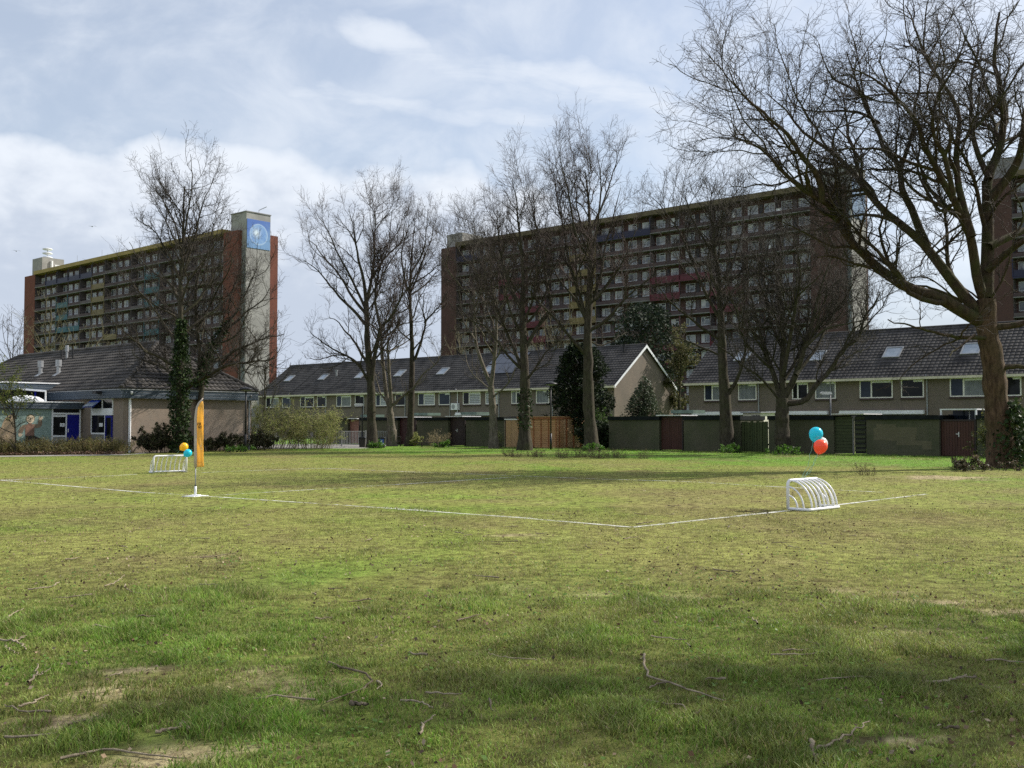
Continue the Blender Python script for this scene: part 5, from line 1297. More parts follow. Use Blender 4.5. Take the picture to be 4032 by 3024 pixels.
# ---- T10: the big plane tree on the right
c5 = C(2500, 0, .7836); k5 = Tk(2500, 0, .7836); c6 = C(2500, 500, .9043); b10 = (3945, 1842)
T10 = tree('plane_tree', 'huge spreading bare plane tree with a mossy trunk at the right edge', b10,
    [(3938,1740,0),(3925,1582,0),(3905,1400,0),(3885,1290,0),(3884,1180,0)],
    [c5([(1745,1620),(1640,1560),(1540,1500),(1370,1440),(1230,1350),(1130,1260),(1040,1170),(985,1070),(935,1010),(860,980),(760,910),(640,800),(560,740),(430,690),(280,670),(120,660)], .26, .02, 0, -3),
     c5([(940,1015),(935,940),(900,860),(840,790),(790,720),(740,660),(640,580),(560,520),(480,430),(430,300),(390,180)], .12, .015, -1.8, -4),
     c5([(1760,1600),(1650,1480),(1560,1360),(1460,1230),(1330,1120),(1250,1050),(1170,960),(1100,860),(1020,770),(930,700),(850,640),(740,500),(640,380),(600,160)], .23, .015, 0, 3),
     c5([(1470,1240),(1430,1150),(1390,1040),(1350,950),(1340,830),(1270,740),(1230,620),(1190,500),(1150,380),(1100,250),(1050,60)], .17, .02, 1.2, 3),
     c5([(1340,830),(1370,750),(1400,650),(1400,560),(1420,420),(1400,260),(1340,90)], .09, .015, 2, 1),
     c5([(1755,1500),(1720,1400),(1690,1180),(1650,1090),(1600,980),(1530,860),(1470,740),(1420,600),(1340,500),(1230,420),(1130,370),(1000,340),(840,320)], .20, .02, 0, -4),
     c5([(1766,1500),(1772,1300),(1775,1100),(1780,900),(1830,750),(1860,600),(1840,420),(1830,300),(1845,100),(1860,-200)], .27, .04, 0, 2),
     c5([(1695,1190),(1640,1000),(1620,860),(1630,700),(1640,560),(1560,400),(1490,280),(1440,150),(1380,-20),(1340,-200)], .15, .02, -1.2, 1),
     c5([(1785,1000),(1870,900),(1940,780),(1965,600),(2010,400),(2050,150),(2060,-150)], .18, .03, 0, -2),
     c5([(1780,1240),(1880,1190),(1960,1150),(2100,1060),(2260,900),(2400,700)], .16, .02, 0, 1.5),
     c5([(1770,1360),(1890,1250),(1990,1180),(2150,1120),(2300,1000)], .16, .02, 0, -2.5),
     c5([(1775,1650),(1860,1640),(1960,1620),(2150,1560),(2350,1480)], .15, .02, 0, -1),
     c6([(1560,920),(1480,915),(1380,905),(1290,885),(1190,880),(1100,870),(1010,850)], .09, .02, 0, -3),
     c6([(1480,905),(1420,950),(1385,985),(1400,1010)], .05, .015, -1, -2),
     c5([(1740,1560),(1620,1500),(1540,1460),(1430,1430),(1330,1430),(1230,1380)], .08, .02, 0, 3),
     c5([(1230,1350),(1130,1330),(1000,1280),(930,1270),(890,1250)], .07, .02, -.8, -3),
     c5([(1330,1120),(1200,1080),(1080,1090),(960,1120),(840,1150)], .08, .02, .8, 3.5),
     c5([(1630,1000),(1540,1060),(1480,980),(1430,880),(1440,760),(1500,600),(1560,480)], .07, .02, -1.5, 3.5),
     c5([(1660,1110),(1560,1200),(1460,1330),(1400,1380)], .05, .015, 0, -3.5),
     c5([(1600,980),(1560,800),(1500,650),(1520,480),(1580,330),(1640,150),(1690,-60)], .10, .015, -2, -4.5),
     c5([(1780,900),(1720,760),(1690,600),(1700,420),(1720,250),(1700,50)], .12, .02, .5, 4),
     c5([(1100,860),(1000,880),(880,870),(760,930),(640,950),(500,960),(380,1000)], .07, .015, 1.5, 3.5),
     c5([(1230,620),(1120,560),(1000,550),(880,540),(760,480),(650,440)], .07, .015, 2.6, 4),
     c5([(1190,500),(1080,450),(980,400),(930,290),(900,150)], .07, .015, 2.8, 1),
     ([(3925,1455,0),(3990,1440,-.3),(4060,1430,-.6),(4200,1380,-1)], .11, .03)],
    .47, .34, 111, BARK2, TWIG, None, dens=(1.35, 2.7, 4.8), up=(0.05, 0.05, 0.04), lens=((0.36, 0.9, 5.5), (0.5, 0.5, 2.2), (0.55, 0.25, 0.8)), extra=2, flare=1.4, wig=.24, cut=.86, tbark=barkmat('bark_plane_trunk', (0.040, 0.024, 0.016), (0.125, 0.082, 0.052), (0.055, 0.050, 0.022), 0.35))
bb = G(*b10)
ivy(T10, bb, bb.y, [(3985,1830,-.4),(3995,1740,-.4),(3990,1660,-.4),(3985,1590,-.3)], [.42, .5, .32, .15], 1100, 12, .14, .3)
# trees outside the frame to the right: only their shadows reach the lawn
for src, x, y, rz, sc_f, l in ((T10, 26.0, 20.0, 4.0, .8, 'bare plane tree beyond the right edge of the lawn'), (T2, 15.5, 12.2, 1.0, .95, 'bare tree outside the right edge, nearest to the viewer')):
    o = copy_tree(src); o.location = (x, y, 0); o.rotation_euler = (0, 0, rz); o.scale = (sc_f,)*3; o['label'] = l
    if 'group' in o: del o['group']

# ---- far bare trees behind the school and between the blocks
def far_tree(px, py_base, Y, h, wid, seed, label, twig=TWIG):
    b = D(px, 1662, Y); b.z = 0; r = np.random.default_rng(seed)
    root = wroot('distant_tree', b, label, 'tree', 'distant bare trees')
    tp = np.stack([np.linspace(0, 1, 14)*r.normal()*.3, np.linspace(0, 1, 14)*r.normal()*.3, np.linspace(0, h*.9, 14)], 1)
    tr = np.linspace(h*.016, .03, 14)
    V, Fc = tubes([(tp[None], tr[None], 7)], None); put('trunk', V, Fc, [BARK], root, None, True)
    l0 = spawn(tp[None], tr[None], r, 1.7, .18, wid/h*.8, 1.5, wid*.62, 25, 60, 9, .12, .13, .6, .02, .98, .45)
    l1 = spawn(*l0, r, 1.3, .12, .5, .8, 3.2, 25, 60, 6, .09, .18, .6, .012)
    l2 = spawn(*l1, r, 1.9, .1, .55, .5, 1.4, 25, 65, 4, .07, .2, .7, .012)
    V, Fc = tubes([(*l0, 5), (*l1, 3), (*l2, 3)], None); put('crown', V, Fc, [twig], root, None, True)
for a in ((30, 1660, 105, 11.5, 9, 201, 'bare tree at the left edge beyond the school roof'), (175, 1660, 118, 15, 9, 202, 'bare tree against the left end of the ochre edged high rise'), (330, 1660, 124, 12.5, 12, 203, 'low bare tree in front of the teal balconies'),
          (450, 1660, 120, 11.5, 10, 204, 'low bare tree over the middle of the school ridge'), (590, 1660, 116, 10.5, 11, 205, 'bare tree behind the peak of the school roof'), (935, 1660, 88, 9.5, 9, 206, 'bare tree behind the right slope of the school roof'),
          (1040, 1660, 104, 9, 8, 207, 'small bare tree in the gap between school and long terrace'), (1820, 1660, 110, 11, 10, 208, 'bare tree at the foot of the left end of the middle high rise'), (2200, 1660, 108, 12, 11, 209, 'olive bare tree behind the solar panels')):
    far_tree(*a, twig=mat('twig_olive', (0.125, 0.110, 0.060), .85, .25) if a[5] in (208, 209, 202, 203) else TWIG)
# ------------------------------------------------------------------ shrubs, hedges, evergreens
def stems_mesh(n, h, w, r, thick=0.012, up=0.05, nseg=7, spread=0.25):
    P = np.zeros((n, nseg+1, 3)); an = r.random(n)*2*np.pi; q = np.sqrt(r.random(n))*w*spread
    P[:, 0, 0] = np.cos(an)*q; P[:, 0, 1] = np.sin(an)*q; P[:, 0, 2] = -.03
    tilt = np.radians(8+48*r.random(n)); d = np.stack([np.cos(an)*np.sin(tilt), np.sin(an)*np.sin(tilt), np.cos(tilt)], 1)
    L = h*(0.65+.5*r.random(n))
    for k in range(nseg):
        d = d + r.normal(size=(n, 3))*.12; d[:, 2] += up; d /= np.linalg.norm(d, axis=1, keepdims=True)
        P[:, k+1] = P[:, k] + d*(L/nseg)[:, None]
    R_ = thick*(1-.75*np.linspace(0, 1, nseg+1))[None, :]*np.ones((n, 1))
    return P, R_
def shrub(name, label, p, h, w, n_st, n_lf, lsize, cols, seed, cat='shrub', twig=TWIG, group=None, up=0.02, low=0.15, lm=None, thick=.012, sy=0.8):
    r = np.random.default_rng(seed); root = wroot(name, (p.x, p.y, 0), label, cat, group)
    P, Q = stems_mesh(n_st, h, w, r, thick, up, spread=.5 if n_st > 40 else .25)
    sc_w = w/2/max(np.abs(P[:, :, 0]).max(), .01); P[:, :, 0] *= min(sc_w*1.05, 1.6); P[:, :, 1] *= min(sc_w*1.05, 1.6)*sy; P[:, :, 2] *= h/P[:, :, 2].max()
    l1 = spawn(P, Q, r, 3.2, .15, .45, .25, 1.0, 20, 60, 5, .05, .22, .7, .005)
    l2 = spawn(*l1, r, 4.0, .1, .5, .15, .5, 20, 60, 3, .04, .25, .7, .004)
    V, Fc = tubes([(P, Q, 4), (*l1, 3), (*l2, 3)], None); put('stems', V, Fc, [twig], root, None, True)
    pts = np.concatenate([l1[0][:, 2:].reshape(-1, 3), l2[0].reshape(-1, 3)])
    pts = pts[pts[:, 2] > low]
    pts = pts[r.integers(0, len(pts), n_lf)] + r.normal(size=(n_lf, 3))*lsize*.5
    pts[:, 2] = np.maximum(pts[:, 2], .03)
    V, Fc, cc = leaf_quads(pts, lsize, r, cols, .35, .1)
    put('foliage', V, Fc, [lm or M_LEAF], root, None, False, cc)
    return root
DKG = [(0.040, 0.050, 0.022), (0.060, 0.066, 0.028), (0.070, 0.055, 0.032), (0.042, 0.036, 0.024)]
YG = [(0.26, 0.29, 0.085), (0.32, 0.335, 0.11), (0.20, 0.24, 0.07), (0.29, 0.28, 0.13)]
OLV = [(0.12, 0.105, 0.035), (0.155, 0.13, 0.05), (0.10, 0.11, 0.03), (0.13, 0.09, 0.045)]
TW_Y = mat('twig_yellow', (0.20, 0.165, 0.085), .85, .25, 3)
shrub('dark_shrub', 'dark evergreen shrub against the school wall, left of the ivy clad trunk', G(612, 1783), 1.3, 2.5, 50, 15000, .085, DKG, 301, lm=M_IVY)
shrub('dark_shrub', 'dark shrub in the shade right behind the orange flag', G(835, 1776), 1.05, 3.4, 50, 15000, .09, DKG, 302, lm=M_IVY)
shrub('dark_shrub', 'dark shrub between the black lamp post and the light green shrub', G(1010, 1771), 1.0, 2.6, 44, 11000, .09, DKG, 303, lm=M_IVY)
shrub('olive_shrub', 'small olive shrub at the corner downpipe of the school', G(520, 1776), 1.0, 1.6, 30, 3600, .07, OLV, 304)
shrub('light_green_shrub', 'airy light green shrub beside the school, the left one of two', G(1065, 1767), 2.75, 4.9, 90, 15000, .066, YG, 305, twig=TW_Y, up=.0, group='light green shrubs before the grey fence')
shrub('light_green_shrub', 'airy light green shrub touching the grey bar fence, the right one of two', G(1232, 1767), 2.55, 4.4, 84, 13500, .066, YG, 306, twig=TW_Y, up=.0, group='light green shrubs before the grey fence')
shrub('yellow_green_bush', 'small yellow green bush at the foot of the straight trunk', G(1628, 1757), 0.9, 1.1, 30, 4200, .06, YG, 307, twig=TW_Y)
shrub('young_shrub', 'thin leafy young shrub right of the slender pale trunk', G(1968, 1763), 1.0, .7, 9, 420, .06, YG, 308)
shrub('thicket', 'wiry brown thicket with few leaves at the foot of the plane tree', G(4000, 1838), 2.1, 3.0, 80, 11000, .065, [(0.075, 0.09, 0.022), (0.10, 0.10, 0.03), (0.05, 0.07, 0.02)], 309, twig=TWIG, up=-.01)
shrub('leaf_heap_weeds', 'low weeds and dead leaves round the plane tree root', G(3880, 1853), .35, 2.6, 30, 2600, .07, [(0.09, 0.07, 0.045), (0.06, 0.075, 0.025), (0.13, 0.10, 0.07)], 310, cat='weeds', up=-.05, low=.0)
for i, (px, py, w_, l) in enumerate(((2868, 1784, 1.3, 'tuft of fresh green weeds round the slender dark trunk'), (3090, 1792, 1.5, 'tuft of fresh green weeds round the many stemmed trunk'), (2335, 1778, 1.0, 'fresh green weeds round the tallest trunk'),
                        (1735, 1763, .8, 'low green weeds beside the dark double door'), (1480, 1765, 1.1, 'low green weeds round the stoutest trunk'), (930, 1781, 1.6, 'low green weeds by the black lamp post'))):
    shrub('weeds', l, G(px, py), .32, w_, 26, 900, .085, [(0.07, 0.16, 0.018), (0.09, 0.19, 0.025), (0.05, 0.12, 0.015)], 320+i, cat='weeds', up=-.04, low=0)
shrub('dry_grass_clump', 'tall dry straw coloured weeds in front of the long brick shed', G(1725, 1759), 1.15, 1.9, 70, 500, .05, [(0.24, 0.19, 0.10), (0.20, 0.16, 0.08)], 330, cat='weeds', twig=mat('straw_stem', (0.25, 0.20, 0.12), .9, .25), thick=.006)
# low hedge before the school annex
r = np.random.default_rng(44)
hp0, hp1 = G(-420, 1797), G(488, 1789); hd = (hp1-hp0); hl = hd.length; hdn = hd.normalized(); hn = Vector((-hdn.y, hdn.x, 0))
def hedge(name, label, p0, p1, h, th, n_st, n_lf, cols, seed, lsize=.05, twig=TW_Y, cat='hedge'):
    r = np.random.default_rng(seed); d = (p1-p0); L = d.length; u = d.normalized(); nn = Vector((-u.y, u.x, 0))
    root = wroot(name, (p0.x, p0.y, 0), label, cat)
    P, Q = stems_mesh(n_st, h, .5, r, .008, .05, 5, .3)
    a = r.random(n_st)*L; k = th*r.random(n_st)
    hv = 0.82+0.25*vnoise(a*.9, a*0, 3)
    P[:, :, 2] *= hv[:, None]
    off = a[:, None]*np.array(u)[None]+k[:, None]*np.array(nn)[None]
    P += off[:, None, :]
    l1 = spawn(P, Q, r, 3.0, .2, .5, .12, .45, 20, 55, 3, .08, .25, .7, .004)
    V, Fc = tubes([(P, Q, 3), (*l1, 3)], None); put('stems', V, Fc, [twig], root, None, True)
    pts = np.concatenate([l1[0].reshape(-1, 3), P[:, 2:].reshape(-1, 3)]); pts = pts[r.integers(0, len(pts), n_lf)]+r.normal(size=(n_lf, 3))*.03
    V, Fc, cc = leaf_quads(pts, lsize, r, cols, .35, .2); put('foliage', V, Fc, [M_LEAF], root, None, False, cc)
    return root
hedge('low_hedge', 'low olive brown hedge along the path before the tile picture', hp0+hn*.25, hp1+hn*.25, .85, 1.5, 2400, 34000, [(0.125, 0.125, 0.032), (0.16, 0.145, 0.042), (0.10, 0.115, 0.028), (0.14, 0.095, 0.035)], 45, .06)
pts = np.stack([r.random(2600)*hl, r.normal(size=2600)*.18+.12, r.random(2600)*.14+.01], 1)
P = np.array(hp0)+pts[:, :1]*np.array(hdn)+pts[:, 1:2]*np.array(hn)+pts[:, 2:]*np.array([0, 0, 1.0])
V, Fc, cc = leaf_quads(P, .085, r, [(0.13, 0.075, 0.045), (0.20, 0.125, 0.08), (0.075, 0.045, 0.03), (0.28, 0.20, 0.15)], .3, 0, .8)
tag(put('fallen_leaves', V, Fc, [M_DRYLEAF], None, None, False, cc), kind='stuff')
# conifers and evergreen trees: many small sprays through the crown's volume
def evergreen(name, label, p, h, w, n, size, cols, seed, shape='cone', z0=.3, trunk=.12, lm=None, cat='tree', lump=.30):
    r = np.random.default_rng(seed); root = wroot(name, (p.x, p.y, 0), label, cat)
    tp = np.stack([np.zeros(8), np.zeros(8), np.linspace(-.1, h*.9, 8)], 1)[None]
    V, Fc = tubes([(tp, np.linspace(trunk, .02, 8)[None], 8)], None); put('trunk', V, Fc, [BARK], root, None, True)
    zz_ = r.random(n)
    if shape == 'cone': z = 1-np.sqrt(zz_); rad = (1-z)**.75*np.minimum(1, z*6+.55)
    elif shape == 'oval': z = zz_; rad = np.sqrt(np.clip(1-(2*z-.85)**2/1.4, .02, 1))
    else: z = zz_; rad = np.sqrt(np.clip(1-(2*z-1)**2, .02, 1))
    an = r.random(n)*2*np.pi
    lum = 1+lump*2*(vnoise(an*1.9+31, z*7.0, seed)-.5)+lump*(vnoise(an*5+3, z*15, seed+1)-.5)
    q = rad*lum*(1-.45*r.random(n)**2.2)*w/2
    P = np.stack([np.cos(an)*q, np.sin(an)*q, z0+z*(h-z0)], 1)
    gap = vnoise(an*3.1+9, z*11, seed+5) > .22
    P = P[gap]
    # branches the sprays hang on
    k = r.integers(0, len(P), min(len(P)//12, 500)); B = P[k]; A = np.stack([B[:, 0]*0, B[:, 1]*0, B[:, 2]*(0.82 if shape == 'cone' else .6)], 1)
    bp = np.stack([A+(B-A)*u for u in (0, .35, .7, 1)], 1); br = np.tile(np.array([[.03, .02, .012, .006]]), (len(k), 1))
    V, Fc = tubes([(bp, br, 3)], None); put('branches', V, Fc, [BARK], root, None, True)
    V, Fc, cc = leaf_quads(P, size, r, cols, .4, -.25, .45)
    put('crown', V, Fc, [lm or M_NEEDLE], root, None, False, cc)
    return root
CON = [(0.010, 0.018, 0.008), (0.016, 0.027, 0.010), (0.026, 0.042, 0.013), (0.008, 0.013, 0.008)]
evergreen('dark_conifer', 'dark broad conifer behind the tallest trunk', D(2283, 1660, 67.5), 7.0, 3.4, 17000, .20, CON, 401, 'oval', .9, .14, lump=.55)
shrub('green_bush', 'fresh green bush filling the gap right of the conifer', D(2372, 1660, 65.2), 2.2, 1.8, 36, 3200, .10, [(0.05, 0.10, 0.018), (0.08, 0.14, 0.03), (0.03, 0.06, 0.014)], 402)
evergreen('dark_undergrowth_bush', 'black green bush low under the conifer beside the trunk', D(2352, 1660, 64.2), 1.75, 2.6, 5200, .16, CON, 403, 'ball', .02, .05, cat='shrub')
evergreen('holly_tree', 'glossy grey green holly in front of the sunlit gable', D(2536, 1660, 67.5), 4.9, 2.6, 5200, .16, [(0.045, 0.066, 0.034), (0.066, 0.088, 0.046), (0.10, 0.12, 0.07), (0.03, 0.046, 0.024)], 404, 'cone', 1.2, .08, M_IVY, lump=.5)
evergreen('large_evergreen', 'large dark evergreen with layered crown behind the gable', D(2550, 1660, 108), 14.4, 8.0, 9500, .42, [(0.022, 0.034, 0.020), (0.034, 0.048, 0.026), (0.014, 0.022, 0.014)], 405, 'oval', 3.0, .3, lump=.55)
far_tree(2665, 1660, 89, 9.8, 4.2, 406, 'slim yellow green tree just in leaf between the two terraces', twig=TW_Y)
yt = [o for o in COL.objects if o.get('label', '').startswith('slim yellow green')][0]; del yt['group']; yt.name = 'budding_tree'
r = np.random.default_rng(407); cr = [c for c in yt.children if c.name.startswith('crown')][0]
co_ = np.array([v.co for v in cr.data.vertices]); co_ = co_[co_[:, 2] > 1.5]; P = co_[r.integers(0, len(co_), 5200)]+r.normal(size=(5200, 3))*.12
V, Fc, cc = leaf_quads(P, .17, r, [(0.095, 0.092, 0.038), (0.12, 0.11, 0.05), (0.07, 0.075, 0.028)], .35); put('foliage', V, Fc, [M_LEAF], yt, None, False, cc)
# small tree coming into leaf at the left edge, in front of the tile picture
bt_ = G(62, 1792); Y0 = bt_.y
LT = wroot('budding_tree', bt_, 'small spring tree with yellow green leaves before the tile picture', 'tree')
def lw(p): return np.array(D(p[0], p[1], Y0+(p[2] if len(p) > 2 else 0))-bt_)
r = np.random.default_rng(408)
LPs = [[(62,1792),(61,1720),(57,1650),(50,1590),(40,1530),(30,1480)], [(63,1712),(30,1697,.3),(0,1684,.5),(-60,1660,.8)], [(60,1690),(30,1640,-.4),(10,1590,-.6),(-20,1520,-.8)], [(57,1650),(75,1610,.3),(85,1570,.4),(80,1530,.4)], [(62,1770),(35,1740,-.3),(-10,1720,-.5),(-60,1650,-.8)], [(50,1600),(20,1570,.5),(-20,1540,.8),(-70,1500,1)]]
LPa = np.stack([resample([lw(p) for p in l], 12) for l in LPs]); LRa = np.stack([np.linspace(.05 if i == 0 else .028, .01, 12) for i in range(len(LPs))])
l1 = spawn(LPa, LRa, r, 4.0, .2, .5, .3, 1.3, 25, 65, 5, .03, .2, .6, .005); l2 = spawn(*l1, r, 5, .1, .5, .15, .5, 25, 65, 3, .03, .2, .6, .004)
V, Fc = tubes([(LPa[:1], LRa[:1], 8)], None); put('trunk', V, Fc, [BARK], LT, None, True)
V, Fc = tubes([(LPa[1:], LRa[1:], 6), (*l1, 4), (*l2, 3)], None); put('crown', V, Fc, [BARK], LT, None, True)
pp = np.concatenate([l1[0][:, 2:].reshape(-1, 3), l2[0].reshape(-1, 3)]); hz_ = pp[:, 2]; wgt = np.where(hz_ > 2.55, 1.0, .16); wgt /= wgt.sum()
P = pp[r.choice(len(pp), 3600, p=wgt)]+r.normal(size=(3600, 3))*.07
V, Fc, cc = leaf_quads(P, .085, r, [(0.17, 0.20, 0.04), (0.21, 0.22, 0.06), (0.10, 0.14, 0.03)], .35); put('foliage', V, Fc, [M_LEAF], LT, None, False, cc)

# ------------------------------------------------------------------ lane furniture
def lamp(label, base, ytop, head, mtl, hm, r_=.05):
    b = base; ht = D(base_px[0], ytop, b.y).z
    root = wroot('street_lamp', b, label, 'street lamp')
    m = MB(); m.tube([(0, 0, 0), (0, 0, 1.0)], r_*1.5, 10); m.tube([(0, 0, 1.0), (0, 0, ht)], [r_, r_*.75], 10); m.build('pole', mtl, root, True)
    if head == 'mushroom':
        m = MB(); m.lathe([(.05, ht-.05), (.10, ht+.02), (.10, ht+.10)], n=12); m.lathe([(.42, ht+.10), (.38, ht+.17), (.16, ht+.25), (.03, ht+.27)], n=18); m.build('lamp_head', hm, root, True)
        m = MB(); m.lathe([(.12, ht+.02), (.30, ht+.06), (.34, ht+.095)], n=16); m.build('lamp_glass', M_ZINC, root, True)
    else:
        m = MB(); s = -1
        m.prism([(.06, -.11, ht-.02), (-.52, -.13, ht-.02), (-.56, -.10, ht+.06), (-.45, -.10, ht+.14), (.02, -.09, ht+.13), (.08, -.10, ht+.05)], (0, .22, 0)); m.build('lamp_head', hm, root)
        m = MB(); m.box(-.48, -.06, -.09, .08, ht-.05, ht-.021); m.build('lamp_glass', M_SKYL, root)
    return root
M_SOFTW = mat('lamp_white', (0.66, 0.66, 0.64), .5, .1)
base_px = (966, 1777); lamp('black lamp post with mushroom cap at the right corner of the school', G(966, 1777), 1542, 'mushroom', M_BLACK, M_BLACK)
base_px = (1426, 1764); lamp('black lamp post with white box head beside the stoutest trunk', G(1426, 1759), 1596, 'box', M_BLACK, M_SOFTW)
base_px = (2169, 1770); lamp('thin black lamp post in front of the new timber shed', G(2169, 1771), 1520, 'mushroom', M_BLACK, M_BLACK, .045)
base_px = (3272, 1781); lamp('grey lamp post with white head between shed and mossy slatted gate', G(3272, 1781), 1552, 'box', mat('grey_pole', (0.13, 0.14, 0.155), .5), M_SOFTW)
# grey bar fence by the paving
def bar_fence(p0, p1, label, h=1.06, top=True):
    d = p1-p0; L = d.length; u = d.normalized(); root = wroot('bar_fence', (p0.x, p0.y, 0), label, 'fence', rz=math.atan2(u.y, u.x))
    m = MB(); n = int(L/.115)
    for i in range(n+1): m.box(i*L/n-.017, i*L/n+.017, -.012, .012, .10, h-.035)
    m.build('bars', M_FGREY, root)
    m = MB(); m.box(0, L, -.022, .022, h-.035, h+.01); m.box(0, L, -.022, .022, .06, .10); m.build('rail', M_FGREY, root)
    for k in range(max(2, int(L/2.4)+1)):
        x = L*k/max(1, int(L/2.4)); m = MB(); m.box(x-.035, x+.035, -.035, .035, 0, h+.06); m.build('post', M_FGREY, root)
M_FGREY = mat('grey_steel', (0.25, 0.255, 0.255), .5, .12)
bar_fence(G(1010, 1757), G(1344, 1757.5), 'grey steel bar fence seen through the light green shrubs')
bar_fence(G(1345, 1757.5), G(1440, 1756), 'grey steel bar fence on the paving left of the stoutest trunk')
bar_fence(G(1483, 1756.5), G(1530, 1756), 'short grey steel bar fence between two trunks')
def bin_(label, p, sign):
    root = wroot('litter_bin', p, label, 'bin')
    m = MB(); m.prism([(-.19, -.17, .0), (.19, -.17, 0), (.22, -.2, .60), (-.22, -.2, .60)], (0, .36, 0)); m.build('body', mat('bin_dark', (0.045, 0.043, 0.035), .6), root)
    m = MB(); m.prism([(-.24, -.23, .60), (.24, -.23, .60), (.24, -.23, .64), (.12, -.23, .70), (-.12, -.23, .70), (-.24, -.23, .64)], (0, .44, 0)); m.build('lid', M_BLACK, root)
    if sign:
        m = MB(); m.box(-.15, .15, -.235, -.215, .32, .58, 0); m.box(-.15, .15, -.235, -.215, .20, .318, 1)
        m.box(-.05, .02, -.240, -.236, .40, .44, 1); m.box(.0, .05, -.240, -.236, .44, .50, 1)
        m.build('sign', [mat('sign_blue', (0.04, 0.09, 0.36), .5), M_WHITE], root)
bin_('dark litter bin with blue and white sign, right of the stoutest trunk', G(1504, 1763), True)
bin_('dark litter bin half hidden by weeds, left of the stoutest trunk', G(1427, 1761), False)
def knee_rail(label, a, b_, hs, posts):
    d = b_-a; L = d.length; u = d.normalized(); root = wroot('railing', a, label, 'railing', rz=math.atan2(u.y, u.x))
    for h in hs: m = MB(); m.tube([(0, 0, h), (L, 0, h)], .032, 8); m.build('rail', M_DOORD, root)
    for t_ in posts: m = MB(); m.tube([(L*t_, .0, 0), (L*t_, .0, max(hs)+.05)], .04, 8); m.build('post', M_DOORD, root)
knee_rail('dark two rail railing in front of the slim pale trunk', G(1524, 1757), G(1578, 1757), (.33, .67), (0.02, .98))
knee_rail('dark knee rail right of the yellow green bush', G(1634, 1759), G(1733, 1761), (.30,), (.28, .98))
knee_rail('short dark rail end just above the knee rail', G(1636, 1756), G(1662, 1756.5), (.66,), (.97,))

# ------------------------------------------------------------------ small goals of white tube
M_TUBE = mat('white_tube', (0.80, 0.80, 0.82), .4, .04)
def goal(label, a, b_, H=.57, dp=.46, flip=False, group='small white goals'):
    d = b_-a; L = d.length; ang = math.atan2(d.y, d.x)
    if flip: root = wroot('small_goal', b_, label, 'goal', group, ang+math.pi)
    else: root = wroot('small_goal', a, label, 'goal', group, ang)
    q = .09
    m = MB(); pts = [(0, 0, .03), (0, 0, H-q)]+[(q-q*math.cos(t), 0, H-q+q*math.sin(t)) for t in (.4, .8, 1.2)]+[(q, 0, H), (L-q, 0, H)]+[(L-q+q*math.sin(t), 0, H-q+q*math.cos(t)) for t in (.4, .8, 1.2)]+[(L, 0, H-q), (L, 0, .03)]
    m.tube(pts, .031, 10); m.build('front_frame', M_TUBE, root, True)
    m = MB(); m.tube([(0, 0, .032), (0, -dp+.05, .032), (.015, -dp+.015, .032), (.05, -dp, .032), (L-.05, -dp, .032), (L-.015, -dp+.015, .032), (L, -dp+.05, .032), (L, 0, .032)], .029, 10); m.build('base_rail', M_TUBE, root, True)
    for i in range(7):
        x = .10+(L-.20)*i/6; m = MB(); m.tube([(x, -dp*math.sin(t), .03+(H-.03)*math.cos(t)) for t in np.linspace(0.02, math.pi/2, 10)], .019, 8); m.build('rib', M_TUBE, root, True)
    for x in (0, L):
        for k in (.45, .74):
            m = MB(); m.tube([(x, -dp*k*math.sin(t), .03+(H*k)*math.cos(t)) for t in np.linspace(0, math.pi/2, 9)], .017, 8); m.build('side_rib', M_TUBE, root, True)
    return root
A1 = G(3103, 2009); A2 = A1+Vector((.81, .75, 0)).normalized()*1.12
goal('nearer white tube goal on the end line, blue and orange balloons tied on top', A1, A2)
B1_ = G(604, 1864); B2_ = B1_+Vector((.81, .62, 0)).normalized()*1.10
goal('far white tube goal left of the orange flag', B1_, B2_, flip=True)
# balloons
def balloon(label, c, knot_dir, d, col, tie, seed, waves=0.02):
    root = wroot('balloon', c, label, 'balloon', 'balloons tied to the small goals')
    mtl = MATS.get('balloon_'+col[0])
    if not mtl:
        mtl, t, b, out = new_mat('balloon_'+col[0]); b.inputs['Base Color'].default_value = (*col[1], 1); b.inputs['Roughness'].default_value = .22; b.inputs['Specular IOR Level'].default_value = .5
        tr = t.nodes.new('ShaderNodeBsdfTranslucent'); tr.inputs[0].default_value = (*col[1], 1); mxs = t.nodes.new('ShaderNodeMixShader'); mxs.inputs[0].default_value = .35
        t.links.new(b.outputs[0], mxs.inputs[1]); t.links.new(tr.outputs[0], mxs.inputs[2]); t.links.new(mxs.outputs[0], out.inputs[0])
    kd = Vector(knot_dir).normalized(); q = kd.to_track_quat('-Z', 'Y').to_matrix()
    rr_ = d/2; prof = []
    for i in range(17):
        t_ = math.pi*(1-i/16.0); z = math.cos(t_); rad = math.sin(t_)
        if z < 0: rad *= 1-.18*(-z)**1.5; z *= 1.22
        prof.append((max(rad*rr_, .0015), z*rr_))
    m = MB(); m.lathe(prof, (0, 0, 0), 28, 0, q); m.lathe([(.016, -rr_*1.22-.022), (.006, -rr_*1.22-.004), (.008, -rr_*1.22+.008)], (0, 0, 0), 8, 0, q); m.build('skin', mtl, root, True)
    k = kd*rr_*1.23; e = Vector(tie)-Vector(c); r_ = random.Random(seed); pts = []
    for i in range(13):
        t_ = i/12; p = k+(e-k)*t_; p.z -= .10*math.sin(math.pi*t_); p += Vector((r_.uniform(-1, 1), r_.uniform(-1, 1), r_.uniform(-1, 1)))*waves*math.sin(math.pi*t_); pts.append(p)
    m = MB(); m.tube(pts, .0035, 5); m.build('string', M_STRING, root)
M_STRING = mat('ribbon_green', (0.22, 0.45, 0.36), .4)
